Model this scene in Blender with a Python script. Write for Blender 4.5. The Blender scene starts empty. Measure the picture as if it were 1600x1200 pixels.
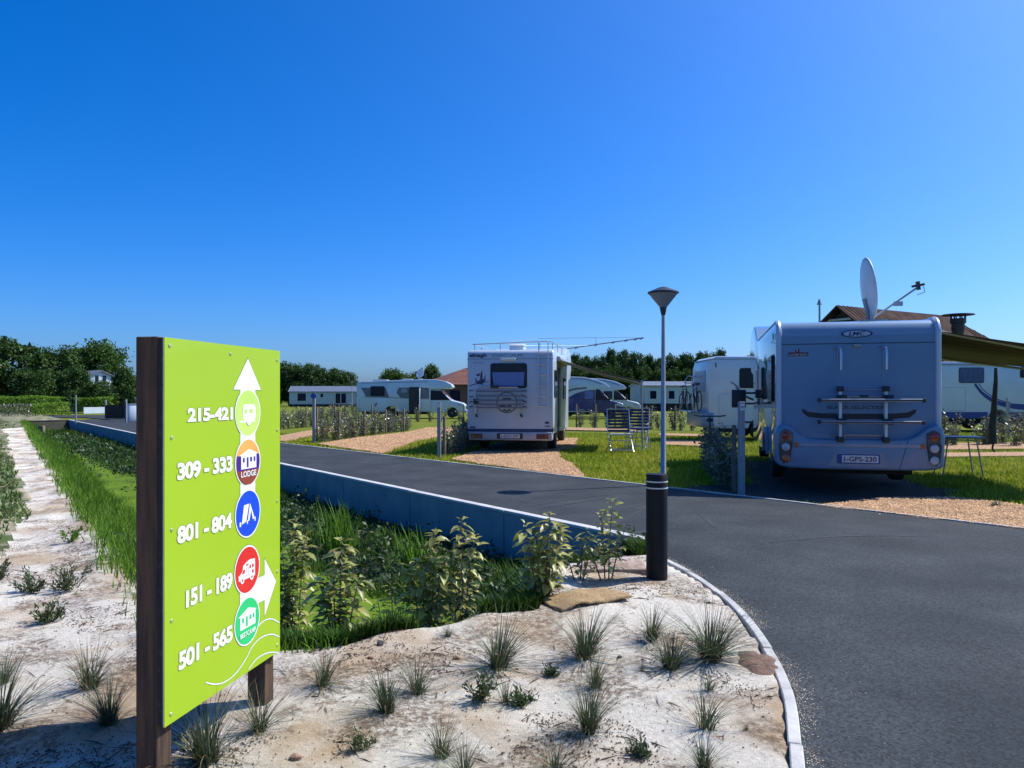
import bpy, bmesh, math, random
import numpy as np
from mathutils import Vector, Matrix, noise
R = math.radians
scene = bpy.context.scene
COL = scene.collection

# ---------------------------------------------------------------- camera, light, exposure
EYE = 1.45
F, HZ, CX = 1200.0, 620.0, 800.0            # focal length, horizon row and centre column of the 1600 px photograph
cam_d = bpy.data.cameras.new("camera")
cam_d.sensor_width = 36.0
cam_d.lens = 27.0
cam_d.shift_y = 20.0 / 1600.0
cam_d.clip_start = 0.05
cam_d.clip_end = 6000.0
cam = bpy.data.objects.new("camera", cam_d)
cam.location = (0, 0, EYE)
cam.rotation_euler = (R(90), 0, 0)
COL.objects.link(cam)
scene.camera = cam

SUN_EL = R(50.0)
SUN_AZ = R(22.0)                             # from +x towards +y
sun_dir = Vector((math.cos(SUN_AZ) * math.cos(SUN_EL), math.sin(SUN_AZ) * math.cos(SUN_EL), math.sin(SUN_EL)))
world = bpy.data.worlds.new("World")
scene.world = world
world.use_nodes = True
wn = world.node_tree
wn.nodes.clear()
w_out = wn.nodes.new("ShaderNodeOutputWorld")
w_bg = wn.nodes.new("ShaderNodeBackground")
w_sky = wn.nodes.new("ShaderNodeTexSky")
w_sky.sky_type = 'NISHITA'
w_sky.sun_disc = False
w_sky.sun_elevation = SUN_EL
w_sky.sun_rotation = R(90.0) - SUN_AZ        # measured from +y towards +x
w_sky.altitude = 0
w_sky.air_density = 0.75
w_sky.dust_density = 1.9
w_sky.ozone_density = 8.0
w_gam = wn.nodes.new("ShaderNodeGamma")
w_gam.inputs[1].default_value = 1.0
w_hsv = wn.nodes.new("ShaderNodeHueSaturation")
w_hsv.inputs['Saturation'].default_value = 1.33
w_bg.inputs['Strength'].default_value = 0.132
wn.links.new(w_sky.outputs[0], w_gam.inputs[0])
wn.links.new(w_gam.outputs[0], w_hsv.inputs['Color'])
w_tint = wn.nodes.new("ShaderNodeMix")
w_tint.data_type, w_tint.blend_type = 'RGBA', 'MULTIPLY'
w_tint.inputs[0].default_value = 1.0
w_tint.inputs[7].default_value = (0.86, 1.07, 1.30, 1)
wn.links.new(w_hsv.outputs[0], w_tint.inputs[6])
wn.links.new(w_tint.outputs[2], w_bg.inputs['Color'])
wn.links.new(w_bg.outputs[0], w_out.inputs['Surface'])
sun_d = bpy.data.lights.new("sun", 'SUN')
sun_d.energy = 5.0
sun_d.angle = R(0.53)
sun_d.color = (1.0, 0.95, 0.86)
sun = bpy.data.objects.new("sun", sun_d)
sun.rotation_euler = (-sun_dir).to_track_quat('-Z', 'Y').to_euler()
sun.location = sun_dir * 60
COL.objects.link(sun)
scene.view_settings.view_transform = 'Standard'
scene.view_settings.look = 'None'
scene.view_settings.exposure = 0.3
scene.view_settings.gamma = 1.0
try:
    scene.cycles.max_bounces = 8
    scene.cycles.transparent_max_bounces = 8
    scene.cycles.caustics_reflective = False
    scene.cycles.caustics_refractive = False
except Exception:
    pass

# ---------------------------------------------------------------- helpers
def G(px, py, z=0.0):
    """ground point of a pixel of the photograph"""
    d = F * (EYE - z) / (py - HZ)
    return ((px - CX) / F * d, d)

def X(px, d):
    return (px - CX) / F * d

def Z(py, d):
    return EYE + (HZ - py) * d / F

_mats = {}
def mat(name, col, rough=0.6, col2=None, scale=4.0, detail=4.0, lo=0.35, hi=0.65, bump=0.0, bscale=40.0, metal=0.0,
        spec=0.5, coat=0.0, island=0.0, trans=0.0, stretch=None, emit=None):
    if name in _mats:
        return _mats[name]
    m = bpy.data.materials.new(name)
    m.use_nodes = True
    nt = m.node_tree
    nt.nodes.clear()
    N, L = nt.nodes.new, nt.links.new
    out = N("ShaderNodeOutputMaterial")
    bs = N("ShaderNodeBsdfPrincipled")
    bs.inputs['Roughness'].default_value = rough
    bs.inputs['Metallic'].default_value = metal
    bs.inputs['Specular IOR Level'].default_value = spec
    bs.inputs['Coat Weight'].default_value = coat
    bs.inputs['Coat Roughness'].default_value = 0.05
    tc = N("ShaderNodeTexCoord")
    vec = tc.outputs['Object']
    if stretch:
        mp = N("ShaderNodeMapping")
        mp.inputs['Scale'].default_value = stretch
        L(vec, mp.inputs[0])
        vec = mp.outputs[0]
    c2 = col2 if col2 else tuple(min(1, c * 0.86) for c in col)
    nz = N("ShaderNodeTexNoise")
    nz.inputs['Scale'].default_value = scale
    nz.inputs['Detail'].default_value = detail
    L(vec, nz.inputs['Vector'])
    cr = N("ShaderNodeValToRGB")
    cr.color_ramp.elements[0].position = lo
    cr.color_ramp.elements[0].color = (*col, 1)
    cr.color_ramp.elements[1].position = hi
    cr.color_ramp.elements[1].color = (*c2, 1)
    L(nz.outputs[0], cr.inputs[0])
    colour = cr.outputs[0]
    if island:
        ge = N("ShaderNodeNewGeometry")
        mr = N("ShaderNodeMapRange")
        mr.inputs[3].default_value = 1 - island
        mr.inputs[4].default_value = 1 + island
        L(ge.outputs['Random Per Island'], mr.inputs[0])
        mx = N("ShaderNodeMix")
        mx.data_type = 'RGBA'
        mx.blend_type = 'MULTIPLY'
        mx.inputs[0].default_value = 1
        L(colour, mx.inputs[6])
        L(mr.outputs[0], mx.inputs[7])
        colour = mx.outputs[2]
    L(colour, bs.inputs['Base Color'])
    if bump:
        bn = N("ShaderNodeTexNoise")
        bn.inputs['Scale'].default_value = bscale
        bn.inputs['Detail'].default_value = 5
        L(vec, bn.inputs['Vector'])
        bp = N("ShaderNodeBump")
        bp.inputs['Strength'].default_value = bump
        bp.inputs['Distance'].default_value = 0.02
        L(bn.outputs[0], bp.inputs['Height'])
        L(bp.outputs[0], bs.inputs['Normal'])
    sh = bs.outputs[0]
    if trans:
        tr = N("ShaderNodeBsdfTranslucent")
        L(colour, tr.inputs['Color'])
        ms = N("ShaderNodeMixShader")
        ms.inputs[0].default_value = trans
        L(sh, ms.inputs[1])
        L(tr.outputs[0], ms.inputs[2])
        sh = ms.outputs[0]
    L(sh, out.inputs[0])
    _mats[name] = m
    return m

class B:
    """collects vertices and faces and links them as ONE mesh object"""
    def __init__(s):
        s.v, s.f = [], []
    def add(s, vs, fs):
        o = len(s.v)
        s.v += [tuple(v) for v in vs]
        s.f += [tuple(i + o for i in f) for f in fs]
        return s
    def box(s, x0, x1, y0, y1, z0, z1, rot=None, loc=(0, 0, 0)):
        vs = [Vector((x, y, z)) for z in (z0, z1) for y in (y0, y1) for x in (x0, x1)]
        if rot is not None:
            m = Matrix.Rotation(rot, 3, 'Z') if not isinstance(rot, Matrix) else rot
            vs = [m @ v + Vector(loc) for v in vs]
        return s.add(vs, [(0, 2, 3, 1), (4, 5, 7, 6), (0, 1, 5, 4), (2, 6, 7, 3), (0, 4, 6, 2), (1, 3, 7, 5)])
    def prism(s, poly, h0, h1, axis='x'):
        """poly in the other two axes, (y,z) for x, (x,z) for y, (x,y) for z"""
        n = len(poly)
        def p(a, b, h):
            return (h, a, b) if axis == 'x' else ((a, h, b) if axis == 'y' else (a, b, h))
        vs = [p(a, b, h0) for a, b in poly] + [p(a, b, h1) for a, b in poly]
        fs = [tuple(range(n))[::-1], tuple(range(n, 2 * n))]
        fs += [(i, (i + 1) % n, n + (i + 1) % n, n + i) for i in range(n)]
        return s.add(vs, fs)
    def tube(s, pts, r, n=8, r1=None, closed=False, cap=True):
        pts = [Vector(p) for p in pts]
        k = len(pts)
        vs, fs = [], []
        prev = None
        for i, p in enumerate(pts):
            a = pts[(i - 1) % k] if (i or closed) else p
            b = pts[(i + 1) % k] if (i < k - 1 or closed) else p
            t = (b - a).normalized()
            ref = prev if prev is not None else (Vector((0, 0, 1)) if abs(t.z) < 0.9 else Vector((1, 0, 0)))
            u = t.cross(ref)
            if u.length < 1e-6:
                u = t.cross(Vector((0, 1, 0)))
            u.normalize()
            w = u.cross(t).normalized()
            prev = w
            rr = r if r1 is None else r + (r1 - r) * i / max(1, k - 1)
            for j in range(n):
                an = 2 * math.pi * j / n
                vs.append(p + u * math.cos(an) * rr + w * math.sin(an) * rr)
        for i in range(k if closed else k - 1):
            for j in range(n):
                a, b = i * n + j, i * n + (j + 1) % n
                c, d = ((i + 1) % k) * n + (j + 1) % n, ((i + 1) % k) * n + j
                fs.append((a, b, c, d))
        if cap and not closed:
            fs.append(tuple(range(n))[::-1])
            fs.append(tuple(range((k - 1) * n, k * n)))
        return s.add(vs, fs)
    def lathe(s, prof, n=24, c=(0, 0, 0), axis='z'):
        vs, fs = [], []
        for r, h in prof:
            for j in range(n):
                a = 2 * math.pi * j / n
                x, y = r * math.cos(a), r * math.sin(a)
                v = (x, y, h) if axis == 'z' else ((h, x, y) if axis == 'x' else (x, h, y))
                vs.append((v[0] + c[0], v[1] + c[1], v[2] + c[2]))
        k = len(prof)
        for i in range(k - 1):
            for j in range(n):
                fs.append((i * n + j, i * n + (j + 1) % n, (i + 1) * n + (j + 1) % n, (i + 1) * n + j))
        fs.append(tuple(range(n))[::-1])
        fs.append(tuple(range((k - 1) * n, k * n)))
        return s.add(vs, fs)
    def quad(s, a, b, c, d):
        return s.add([a, b, c, d], [(0, 1, 2, 3)])
    def flat(s, poly, fr):
        """flat polygon (a,b) through frame fr = function (a,b)->3d"""
        return s.add([fr(a, b) for a, b in poly], [tuple(range(len(poly)))])
    def build(s, name, m, parent=None, bevel=0.0, seg=2, smooth=None, angle=35):
        me = bpy.data.meshes.new(name)
        me.from_pydata(s.v, [], s.f)
        bm = bmesh.new()
        bm.from_mesh(me)
        bmesh.ops.recalc_face_normals(bm, faces=bm.faces)
        if bevel:
            es = [e for e in bm.edges if len(e.link_faces) == 2 and e.calc_face_angle(0) > R(28)]
            bmesh.ops.bevel(bm, geom=es, offset=bevel, segments=seg, affect='EDGES', profile=0.5, clamp_overlap=True)
        bm.to_mesh(me)
        bm.free()
        if smooth or (smooth is None):
            me.polygons.foreach_set('use_smooth', [True] * len(me.polygons))
            me.set_sharp_from_angle(angle=R(angle))
        me.update()
        o = bpy.data.objects.new(name, me)
        me.materials.append(m)
        COL.objects.link(o)
        if parent is not None:
            o.parent = parent
        return o

def np_mesh(name, V, Fc, m, parent=None, smooth=False):
    V = np.asarray(V, dtype=np.float32)
    Fc = np.asarray(Fc, dtype=np.int32)
    me = bpy.data.meshes.new(name)
    n, k = Fc.shape
    me.vertices.add(len(V))
    me.vertices.foreach_set('co', V.ravel())
    me.loops.add(n * k)
    me.loops.foreach_set('vertex_index', Fc.ravel())
    me.polygons.add(n)
    me.polygons.foreach_set('loop_start', np.arange(n, dtype=np.int32) * k)
    if smooth:
        me.polygons.foreach_set('use_smooth', np.ones(n, dtype=bool))
    me.update(calc_edges=True)
    me.validate()
    o = bpy.data.objects.new(name, me)
    me.materials.append(m)
    COL.objects.link(o)
    if parent is not None:
        o.parent = parent
    return o

def tag(o, label=None, cat=None, group=None, kind=None):
    if label: o['label'] = label
    if cat: o['category'] = cat
    if group: o['group'] = group
    if kind: o['kind'] = kind
    return o

def thing(name, label, cat, loc=(0, 0, 0), rz=0.0, group=None):
    o = bpy.data.objects.new(name, None)
    o.empty_display_size = 0.2
    COL.objects.link(o)
    o.location = loc
    o.rotation_euler = (0, 0, rz)
    return tag(o, label, cat, group)

def dup(root, loc=None, rz=None, label=None, scale=None, group=None):
    r = root.copy()
    COL.objects.link(r)
    if loc is not None: r.location = loc
    if rz is not None: r.rotation_euler = (0, 0, rz)
    if scale is not None: r.scale = scale
    if label: r['label'] = label
    if group: r['group'] = group
    for ch in list(root.children):
        c = ch.copy()
        COL.objects.link(c)
        c.parent = r
        for g in list(ch.children):
            d = g.copy()
            COL.objects.link(d)
            d.parent = c
    return r

def text_mesh(txt, size=1.0, bold=0.0, sx=1.0, align='LEFT', shear=0.0, space=1.0):
    """(verts, faces) of a line of lettering lying in the x,y plane"""
    cu = bpy.data.curves.new('lettering', 'FONT')
    cu.body = txt
    cu.size = size
    cu.offset = bold
    cu.align_x = align
    cu.space_character = space
    cu.shear = shear
    cu.resolution_u = 4
    ob = bpy.data.objects.new('lettering', cu)
    COL.objects.link(ob)
    dg = bpy.context.evaluated_depsgraph_get()
    me = bpy.data.meshes.new_from_object(ob.evaluated_get(dg))
    vs = [(v.co.x * sx, v.co.y) for v in me.vertices]
    fs = [tuple(p.vertices) for p in me.polygons]
    bpy.data.objects.remove(ob)
    bpy.data.curves.remove(cu)
    bpy.data.meshes.remove(me)
    return vs, fs

def add_text(b, txt, fr, box, bold=0.0, shear=0.0, space=1.0):
    """fit lettering into box (a0,b0,a1,b1) of frame fr"""
    vs, fs = text_mesh(txt, 1.0, bold, 1.0, 'LEFT', shear, space)
    v0, _ = text_mesh(txt, 1.0, 0.0, 1.0, 'LEFT', shear, space)
    x0, x1 = min(v[0] for v in v0), max(v[0] for v in v0)
    y0, y1 = min(v[1] for v in v0), max(v[1] for v in v0)
    a0, b0, a1, b1 = box
    b.add([fr(a0 + (x - x0) / (x1 - x0) * (a1 - a0), b0 + (y - y0) / (y1 - y0) * (b1 - b0)) for x, y in vs], fs)

def arc(cx, cy, r, a0, a1, n=8, ry=None):
    ry = r if ry is None else ry
    return [(cx + r * math.cos(R(a0 + (a1 - a0) * i / n)), cy + ry * math.sin(R(a0 + (a1 - a0) * i / n))) for i in range(n + 1)]

def rrect(x0, x1, y0, y1, r, n=4):
    return (arc(x1 - r, y1 - r, r, 0, 90, n) + arc(x0 + r, y1 - r, r, 90, 180, n) +
            arc(x0 + r, y0 + r, r, 180, 270, n) + arc(x1 - r, y0 + r, r, 270, 360, n))

# ---------------------------------------------------------------- materials
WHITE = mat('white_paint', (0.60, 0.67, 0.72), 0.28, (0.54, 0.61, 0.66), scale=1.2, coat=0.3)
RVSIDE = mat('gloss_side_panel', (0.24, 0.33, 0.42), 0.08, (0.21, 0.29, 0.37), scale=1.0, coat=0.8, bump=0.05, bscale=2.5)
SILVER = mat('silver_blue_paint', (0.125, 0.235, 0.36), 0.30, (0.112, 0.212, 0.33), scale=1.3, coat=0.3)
SILVL = mat('pale_silver_trim', (0.44, 0.55, 0.64), 0.3, (0.40, 0.50, 0.59), scale=1.3, coat=0.3)
GREYPL = mat('grey_plastic', (0.30, 0.33, 0.37), 0.4, (0.24, 0.27, 0.31))
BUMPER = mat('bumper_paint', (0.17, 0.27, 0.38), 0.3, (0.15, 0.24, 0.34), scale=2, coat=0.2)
DARK = mat('black_plastic', (0.018, 0.019, 0.022), 0.45, (0.028, 0.029, 0.032))
UNDER = mat('underbody', (0.02, 0.02, 0.02), 0.9, (0.03, 0.028, 0.026))
GLASSD = mat('dark_window', (0.010, 0.014, 0.026), 0.06, (0.018, 0.024, 0.04), scale=1.5, spec=0.22)
GLASSB = mat('blind_window', (0.10, 0.17, 0.42), 0.15, (0.08, 0.14, 0.36), scale=1.5, spec=0.6)
WSCREEN = mat('windscreen_glass', (0.03, 0.06, 0.12), 0.04, (0.05, 0.09, 0.16), scale=2, spec=1.0)
RUBBER = mat('tyre_rubber', (0.02, 0.02, 0.021), 0.85, (0.03, 0.03, 0.03), bump=0.2)
ALU = mat('aluminium', (0.62, 0.63, 0.65), 0.32, (0.55, 0.56, 0.58), metal=0.85)
GREYM = mat('grey_steel', (0.36, 0.38, 0.40), 0.45, (0.30, 0.32, 0.34), metal=0.4)
NAVY = mat('navy_decal', (0.014, 0.02, 0.085), 0.35, (0.02, 0.028, 0.10))
BLACKD = mat('black_decal', (0.012, 0.012, 0.016), 0.4)
REDL = mat('red_lens', (0.32, 0.02, 0.012), 0.15, (0.25, 0.015, 0.01), coat=0.5)
ORANGEL = mat('orange_lens', (0.55, 0.13, 0.02), 0.15, (0.45, 0.10, 0.015), coat=0.5)
CLEARL = mat('clear_lens', (0.55, 0.58, 0.60), 0.12, (0.35, 0.37, 0.40), scale=30, coat=0.5)
PLATE = mat('plate_white', (0.72, 0.72, 0.70), 0.4)
RUBY = mat('plate_ruby', (0.10, 0.012, 0.02), 0.4)
BLUEEU = mat('plate_blue', (0.015, 0.04, 0.25), 0.4)
WOODP = mat('weathered_post', (0.20, 0.15, 0.10), 0.85, (0.11, 0.085, 0.06), scale=6, stretch=(6, 6, 0.8), bump=0.4, bscale=12)
WOODS = mat('sign_post_wood', (0.10, 0.056, 0.028), 0.85, (0.036, 0.021, 0.014), scale=5, stretch=(9, 9, 0.7), bump=0.35, bscale=9)
CONC = mat('concrete', (0.52, 0.51, 0.48), 0.85, (0.34, 0.33, 0.31), scale=5, bump=0.25, bscale=50)
LEAFT = mat('tree_leaves', (0.030, 0.070, 0.014), 0.55, (0.066, 0.125, 0.024), scale=0.6, island=0.6, trans=0.25, spec=0.2)
LEAFY = mat('bright_leaves', (0.050, 0.105, 0.020), 0.5, (0.085, 0.150, 0.030), scale=0.8, island=0.45, trans=0.3, spec=0.12)
LEAFH = mat('hedge_leaves', (0.14, 0.26, 0.025), 0.5, (0.21, 0.34, 0.045), scale=0.8, island=0.4, trans=0.3, spec=0.12)
BARK = mat('bark', (0.07, 0.052, 0.038), 0.9, (0.045, 0.034, 0.026), scale=9, bump=0.5, bscale=20)
LEAFS = mat('silver_leaves', (0.115, 0.135, 0.070), 0.38, (0.20, 0.21, 0.13), scale=6, island=0.5, trans=0.2, spec=0.7)
LEAFG = mat('broad_leaves', (0.19, 0.22, 0.045), 0.40, (0.50, 0.48, 0.16), scale=9, island=0.5, trans=0.40, spec=0.6)
STEM = mat('stem', (0.16, 0.11, 0.07), 0.8, (0.10, 0.07, 0.045))
TUFT = mat('blue_green_blades', (0.052, 0.080, 0.035), 0.5, (0.10, 0.125, 0.06), scale=5, island=0.45, trans=0.2)
STRAW = mat('dry_blades', (0.30, 0.22, 0.11), 0.7, (0.2, 0.14, 0.07), island=0.4)
DGRASS = mat('ditch_blades', (0.080, 0.180, 0.012), 0.5, (0.145, 0.260, 0.028), scale=1.6, island=0.45, trans=0.3, spec=0.12)
SEDGE = mat('ditch_sedge', (0.030, 0.075, 0.010), 0.55, (0.070, 0.135, 0.020), scale=1.6, island=0.6, trans=0.25, spec=0.12)
LBLADE = mat('lawn_blades', (0.200, 0.275, 0.010), 0.6, (0.350, 0.360, 0.035), scale=0.8, island=0.5, trans=0.3, spec=0.12)
# ---------------------------------------------------------------- the setting: ground, road, ditch
U = Vector((-0.585, 0.811))                  # along the road, away from the camera
NV = Vector((0.811, 0.585))                  # across the road
def st(x, y): return (x * NV.x + y * NV.y, x * U.x + y * U.y)
def xy(s, t): return (s * NV.x + t * U.x, s * NV.y + t * U.y)

KERB = [(-0.9, -3.0), (0.60, 1.5), (1.11, 3.0), (1.35, 3.78), (1.475, 4.52), (1.53, 5.27), (1.49, 6.05), (1.37, 6.69), (1.20, 7.30)]
def kerb_x(y):
    if y <= KERB[0][1]: return KERB[0][0]
    for (xa, ya), (xb, yb) in zip(KERB, KERB[1:]):
        if y <= yb: return xa + (xb - xa) * (y - ya) / (yb - ya)
    return KERB[-1][0]
def sstep(a, b, v):
    v = max(0.0, min(1.0, (v - a) / (b - a)))
    return v * v * (3 - 2 * v)
def smin(a, b, k):
    h = max(0.0, min(1.0, 0.5 + 0.5 * (b - a) / k))
    return b * (1 - h) + a * h - k * h * (1 - h)
def bank(s, t):
    """distance inside the ditch edge"""
    s0 = 1.0 + 0.042 * max(0, t - 6)
    w = 0.10 * noise.noise((s * 1.3, t * 1.3, 3.1)) + 0.05 * noise.noise((s * 4, t * 4, 1.1))
    return smin(smin(s - s0, t - 4.15 - 0.85 * sstep(3.1, 4.3, s), 0.9), 54.5 - t, 0.3) + w
def ground_z(x, y):
    s, t = st(x, y)
    m = bank(s, t)
    z = 0.026 * noise.noise((x * 0.9, y * 0.9, 0)) + 0.026 * noise.noise((x * 2.6, y * 2.6, 5)) + 0.007 * noise.noise((x * 8, y * 8, 9))
    z += 0.05 * sstep(-0.5, -0.05, m) * sstep(0.35, 0.0, m) * (0.5 + noise.noise((x * 2, y * 2, 7)))
    d = -0.80 * sstep(-0.05, 1.45, m) + 0.24 * sstep(3.1, 4.1, s + 0.35 * noise.noise((t * 0.7, s, 4))) * sstep(0.3, 1.0, m)
    k = sstep(0.35, 0.0, kerb_x(y) - x) if y < 7.6 else 0.0
    if s > 5.05 and t < 5.5: k = max(k, sstep(5.05, 5.4, s) * sstep(5.5, 5.0, t))
    z = (z + d) * (1 - k) + k * (0.004 if x < kerb_x(y) - 0.01 else -0.05)
    return z, m

def ramp(name, stops):
    pass

def sand_material():
    m = bpy.data.materials.new('sand')
    m.use_nodes = True
    nt = m.node_tree
    nt.nodes.clear()
    N, L = nt.nodes.new, nt.links.new
    out, bs, tc = N("ShaderNodeOutputMaterial"), N("ShaderNodeBsdfPrincipled"), N("ShaderNodeTexCoord")
    bs.inputs['Roughness'].default_value = 0.95
    bs.inputs['Specular IOR Level'].default_value = 0.15
    def nz(scale, det, rough=0.55, vec=None, dist=0.0):
        n = N("ShaderNodeTexNoise")
        n.inputs['Scale'].default_value = scale
        n.inputs['Detail'].default_value = det
        n.inputs['Roughness'].default_value = rough
        n.inputs['Distortion'].default_value = dist
        L(vec if vec else tc.outputs['Object'], n.inputs['Vector'])
        return n.outputs[0]
    def rmp(src, a, b):
        r = N("ShaderNodeMapRange")
        r.interpolation_type = 'SMOOTHSTEP'
        r.inputs[1].default_value, r.inputs[2].default_value = a, b
        L(src, r.inputs[0])
        return r.outputs[0]
    def mul(a, b):
        q = N("ShaderNodeMath"); q.operation = 'MULTIPLY'
        L(a, q.inputs[0])
        if isinstance(b, float): q.inputs[1].default_value = b
        else: L(b, q.inputs[1])
        return q.outputs[0]
    def mix(fac, a, b):
        q = N("ShaderNodeMix"); q.data_type = 'RGBA'
        L(fac, q.inputs[0])
        for i, c in ((6, a), (7, b)):
            if isinstance(c, tuple): q.inputs[i].default_value = (*c, 1)
            else: L(c, q.inputs[i])
        return q.outputs[2]
    base = mix(rmp(nz(30, 6, 0.7), 0.35, 0.7), (0.88, 0.815, 0.695), (0.70, 0.64, 0.535))
    tan = mul(rmp(nz(0.95, 5, 0.6, dist=0.6), 0.46, 0.64), 0.82)
    c = mix(tan, base, mix(rmp(nz(11, 4), 0.3, 0.7), (0.56, 0.41, 0.25), (0.46, 0.31, 0.17)))
    brown = mul(rmp(nz(1.5, 6, 0.65, dist=0.8), 0.46, 0.58), rmp(nz(26, 6, 0.85), 0.42, 0.56))
    c = mix(mul(brown, 0.85), c, (0.17, 0.11, 0.070))
    speck = rmp(nz(62, 4, 0.85), 0.60, 0.68)
    c = mix(mul(speck, 0.65), c, (0.10, 0.07, 0.05))
    grain = rmp(nz(135, 3, 0.85), 0.55, 0.66)
    c = mix(mul(grain, 0.50), c, (0.30, 0.255, 0.205))
    L(c, bs.inputs['Base Color'])
    bp = N("ShaderNodeBump")
    bp.inputs['Strength'].default_value = 0.9
    bp.inputs['Distance'].default_value = 0.04
    L(nz(22, 10, 0.82), bp.inputs['Height'])
    L(bp.outputs[0], bs.inputs['Normal'])
    L(bs.outputs[0], out.inputs[0])
    return m
SAND = sand_material()
VERGE = mat('verge_ground', (0.060, 0.090, 0.018), 0.95, (0.40, 0.33, 0.23), scale=2.2, detail=9, lo=0.44, hi=0.62, bump=0.7, bscale=20)
SOIL = mat('ditch_soil', (0.016, 0.022, 0.008), 0.95, (0.030, 0.025, 0.014), scale=3, bump=0.6, bscale=14)
LAWN = mat('lawn_ground', (0.105, 0.148, 0.010), 0.95, (0.165, 0.165, 0.028), spec=0.1, scale=0.9, detail=10, lo=0.38, hi=0.66, bump=0.8, bscale=30)
ASPH = mat('asphalt', (0.016, 0.021, 0.025), 0.9, (0.033, 0.038, 0.042), scale=1.1, detail=12, bump=0.35, bscale=160, spec=0.35)
GRAV = mat('orange_gravel', (0.50, 0.30, 0.15), 0.9, (0.27, 0.155, 0.08), scale=26, detail=6, lo=0.38, hi=0.66, bump=1.0, bscale=60)

def speckle(m_, sc_, lo_, hi_):
    nt = m_.node_tree
    bs = [n for n in nt.nodes if n.type == 'BSDF_PRINCIPLED'][0]
    src = bs.inputs['Base Color'].links[0].from_socket
    tc = [n for n in nt.nodes if n.type == 'TEX_COORD'][0]
    v = nt.nodes.new("ShaderNodeTexVoronoi") if sc_ > 5 else nt.nodes.new("ShaderNodeTexNoise")
    v.inputs['Scale'].default_value = sc_
    nt.links.new(tc.outputs['Object'], v.inputs['Vector'])
    mr = nt.nodes.new("ShaderNodeMapRange")
    mr.inputs[1].default_value, mr.inputs[2].default_value = 0.0, 1.0
    mr.inputs[3].default_value, mr.inputs[4].default_value = lo_, hi_
    nt.links.new(v.outputs['Color'] if sc_ > 5 else v.outputs[0], mr.inputs[0])
    if sc_ < 5: mr.inputs[1].default_value, mr.inputs[2].default_value, v.inputs['Detail'].default_value = 0.3, 0.7, 6
    mx = nt.nodes.new("ShaderNodeMix")
    mx.data_type, mx.blend_type = 'RGBA', 'MULTIPLY'
    mx.inputs[0].default_value = 1
    nt.links.new(src, mx.inputs[6])
    nt.links.new(mr.outputs[0], mx.inputs[7])
    nt.links.new(mx.outputs[2], bs.inputs['Base Color'])
speckle(ASPH, 80, 0.3, 1.9)
speckle(ASPH, 0.9, 0.82, 1.16)
speckle(GRAV, 34, 0.35, 1.6)

def near_ground():
    ss = list(np.arange(-3.0, 5.47, 0.055)) + [5.49]
    ss = [-60, -30, -16, -10, -7, -5.5, -4.5, -3.7] + ss
    ts = [-8, -5, -3.5] + list(np.arange(-2.6, 12, 0.06)) + list(np.arange(12, 25, 0.13)) + list(np.arange(25, 56, 0.35)) + [57, 60, 70, 90]
    V = np.zeros((len(ss) * len(ts), 3), dtype=np.float32)
    Mk = np.zeros(len(ss) * len(ts), dtype=np.float32)
    k = 0
    for s in ss:
        for t in ts:
            x, y = xy(s, t)
            z, m = ground_z(x, y)
            V[k] = (x, y, z)
            Mk[k] = m
            k += 1
    nt_ = len(ts)
    idx = np.arange(len(ss) * nt_).reshape(len(ss), nt_)
    Q = np.stack([idx[:-1, :-1], idx[1:, :-1], idx[1:, 1:], idx[:-1, 1:]], axis=-1).reshape(-1, 4)
    wet = Mk[Q].mean(axis=1) > 0.12
    ctr = V[Q].mean(axis=1)
    cs = ctr[:, 0] * NV.x + ctr[:, 1] * NV.y
    ct = ctr[:, 0] * U.x + ctr[:, 1] * U.y
    wob = np.array([noise.noise((float(a) * 0.9, float(c) * 0.5, 3)) for a, c in zip(cs, ct)])
    green = (~wet) & (((cs < 0.45 + np.clip(0.1 * (ct - 9.5), -1, 0.25) + 0.034 * np.maximum(0, ct - 12) + 0.30 * wob) & (ct > 8.3)) | (ct > 42 + 2 * wob))
    for nm, sel, m in (('sand_bank', ~wet & ~green, SAND), ('verge', green, VERGE), ('ditch_bank', wet, SOIL)):
        q = Q[sel]
        used, inv = np.unique(q, return_inverse=True)
        o = np_mesh(nm, V[used], inv.reshape(-1, 4), m, smooth=True)
        tag(o, kind='structure')
near_ground()

# far side of the wall, and the land out to the horizon
b = B()
def P3(s, t, z): x, y = xy(s, t); return (x, y, z)
b.quad(P3(5.50, -60, -0.06), P3(3500, -3000, -0.06), P3(3500, 3500, -0.06), P3(5.50, 3500, -0.06))
b.quad(P3(-3000, 90, -0.06), P3(5.50, 90, -0.06), P3(5.50, 3500, -0.06), P3(-3000, 3500, -0.06))
b.quad(P3(-3000, -8, -0.06), P3(-60, -8, -0.06), P3(-60, 90, -0.06), P3(-3000, 90, -0.06))
tag(b.build('lawn', LAWN, smooth=False), kind='structure')

# asphalt
b = B()
farline = lambda q: (2.17 + 0.636 * q, 12.7 - 0.772 * q)
kr = [(x + 0.01, y) for x, y in KERB]
road = kr + [xy(5.60, 5.5), xy(5.60, 53.5), (-27.5, 50), (-19.5, 43.2), farline(-27), farline(-15), farline(0), farline(5.5), farline(12), (15.0, -3.0)]
b.add([(x, y, -0.010) for x, y in road], [tuple(range(len(road)))])
b.add([(x, y, -0.014) for x, y in [(-26, 49.5), (-21, 42), (-14, 47.5), (-30, 62), (-75, 58), (-75, 53.5), (-30, 54.0)]], [tuple(range(7))])
tag(b.build('road', ASPH, smooth=False), kind='structure')

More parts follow.
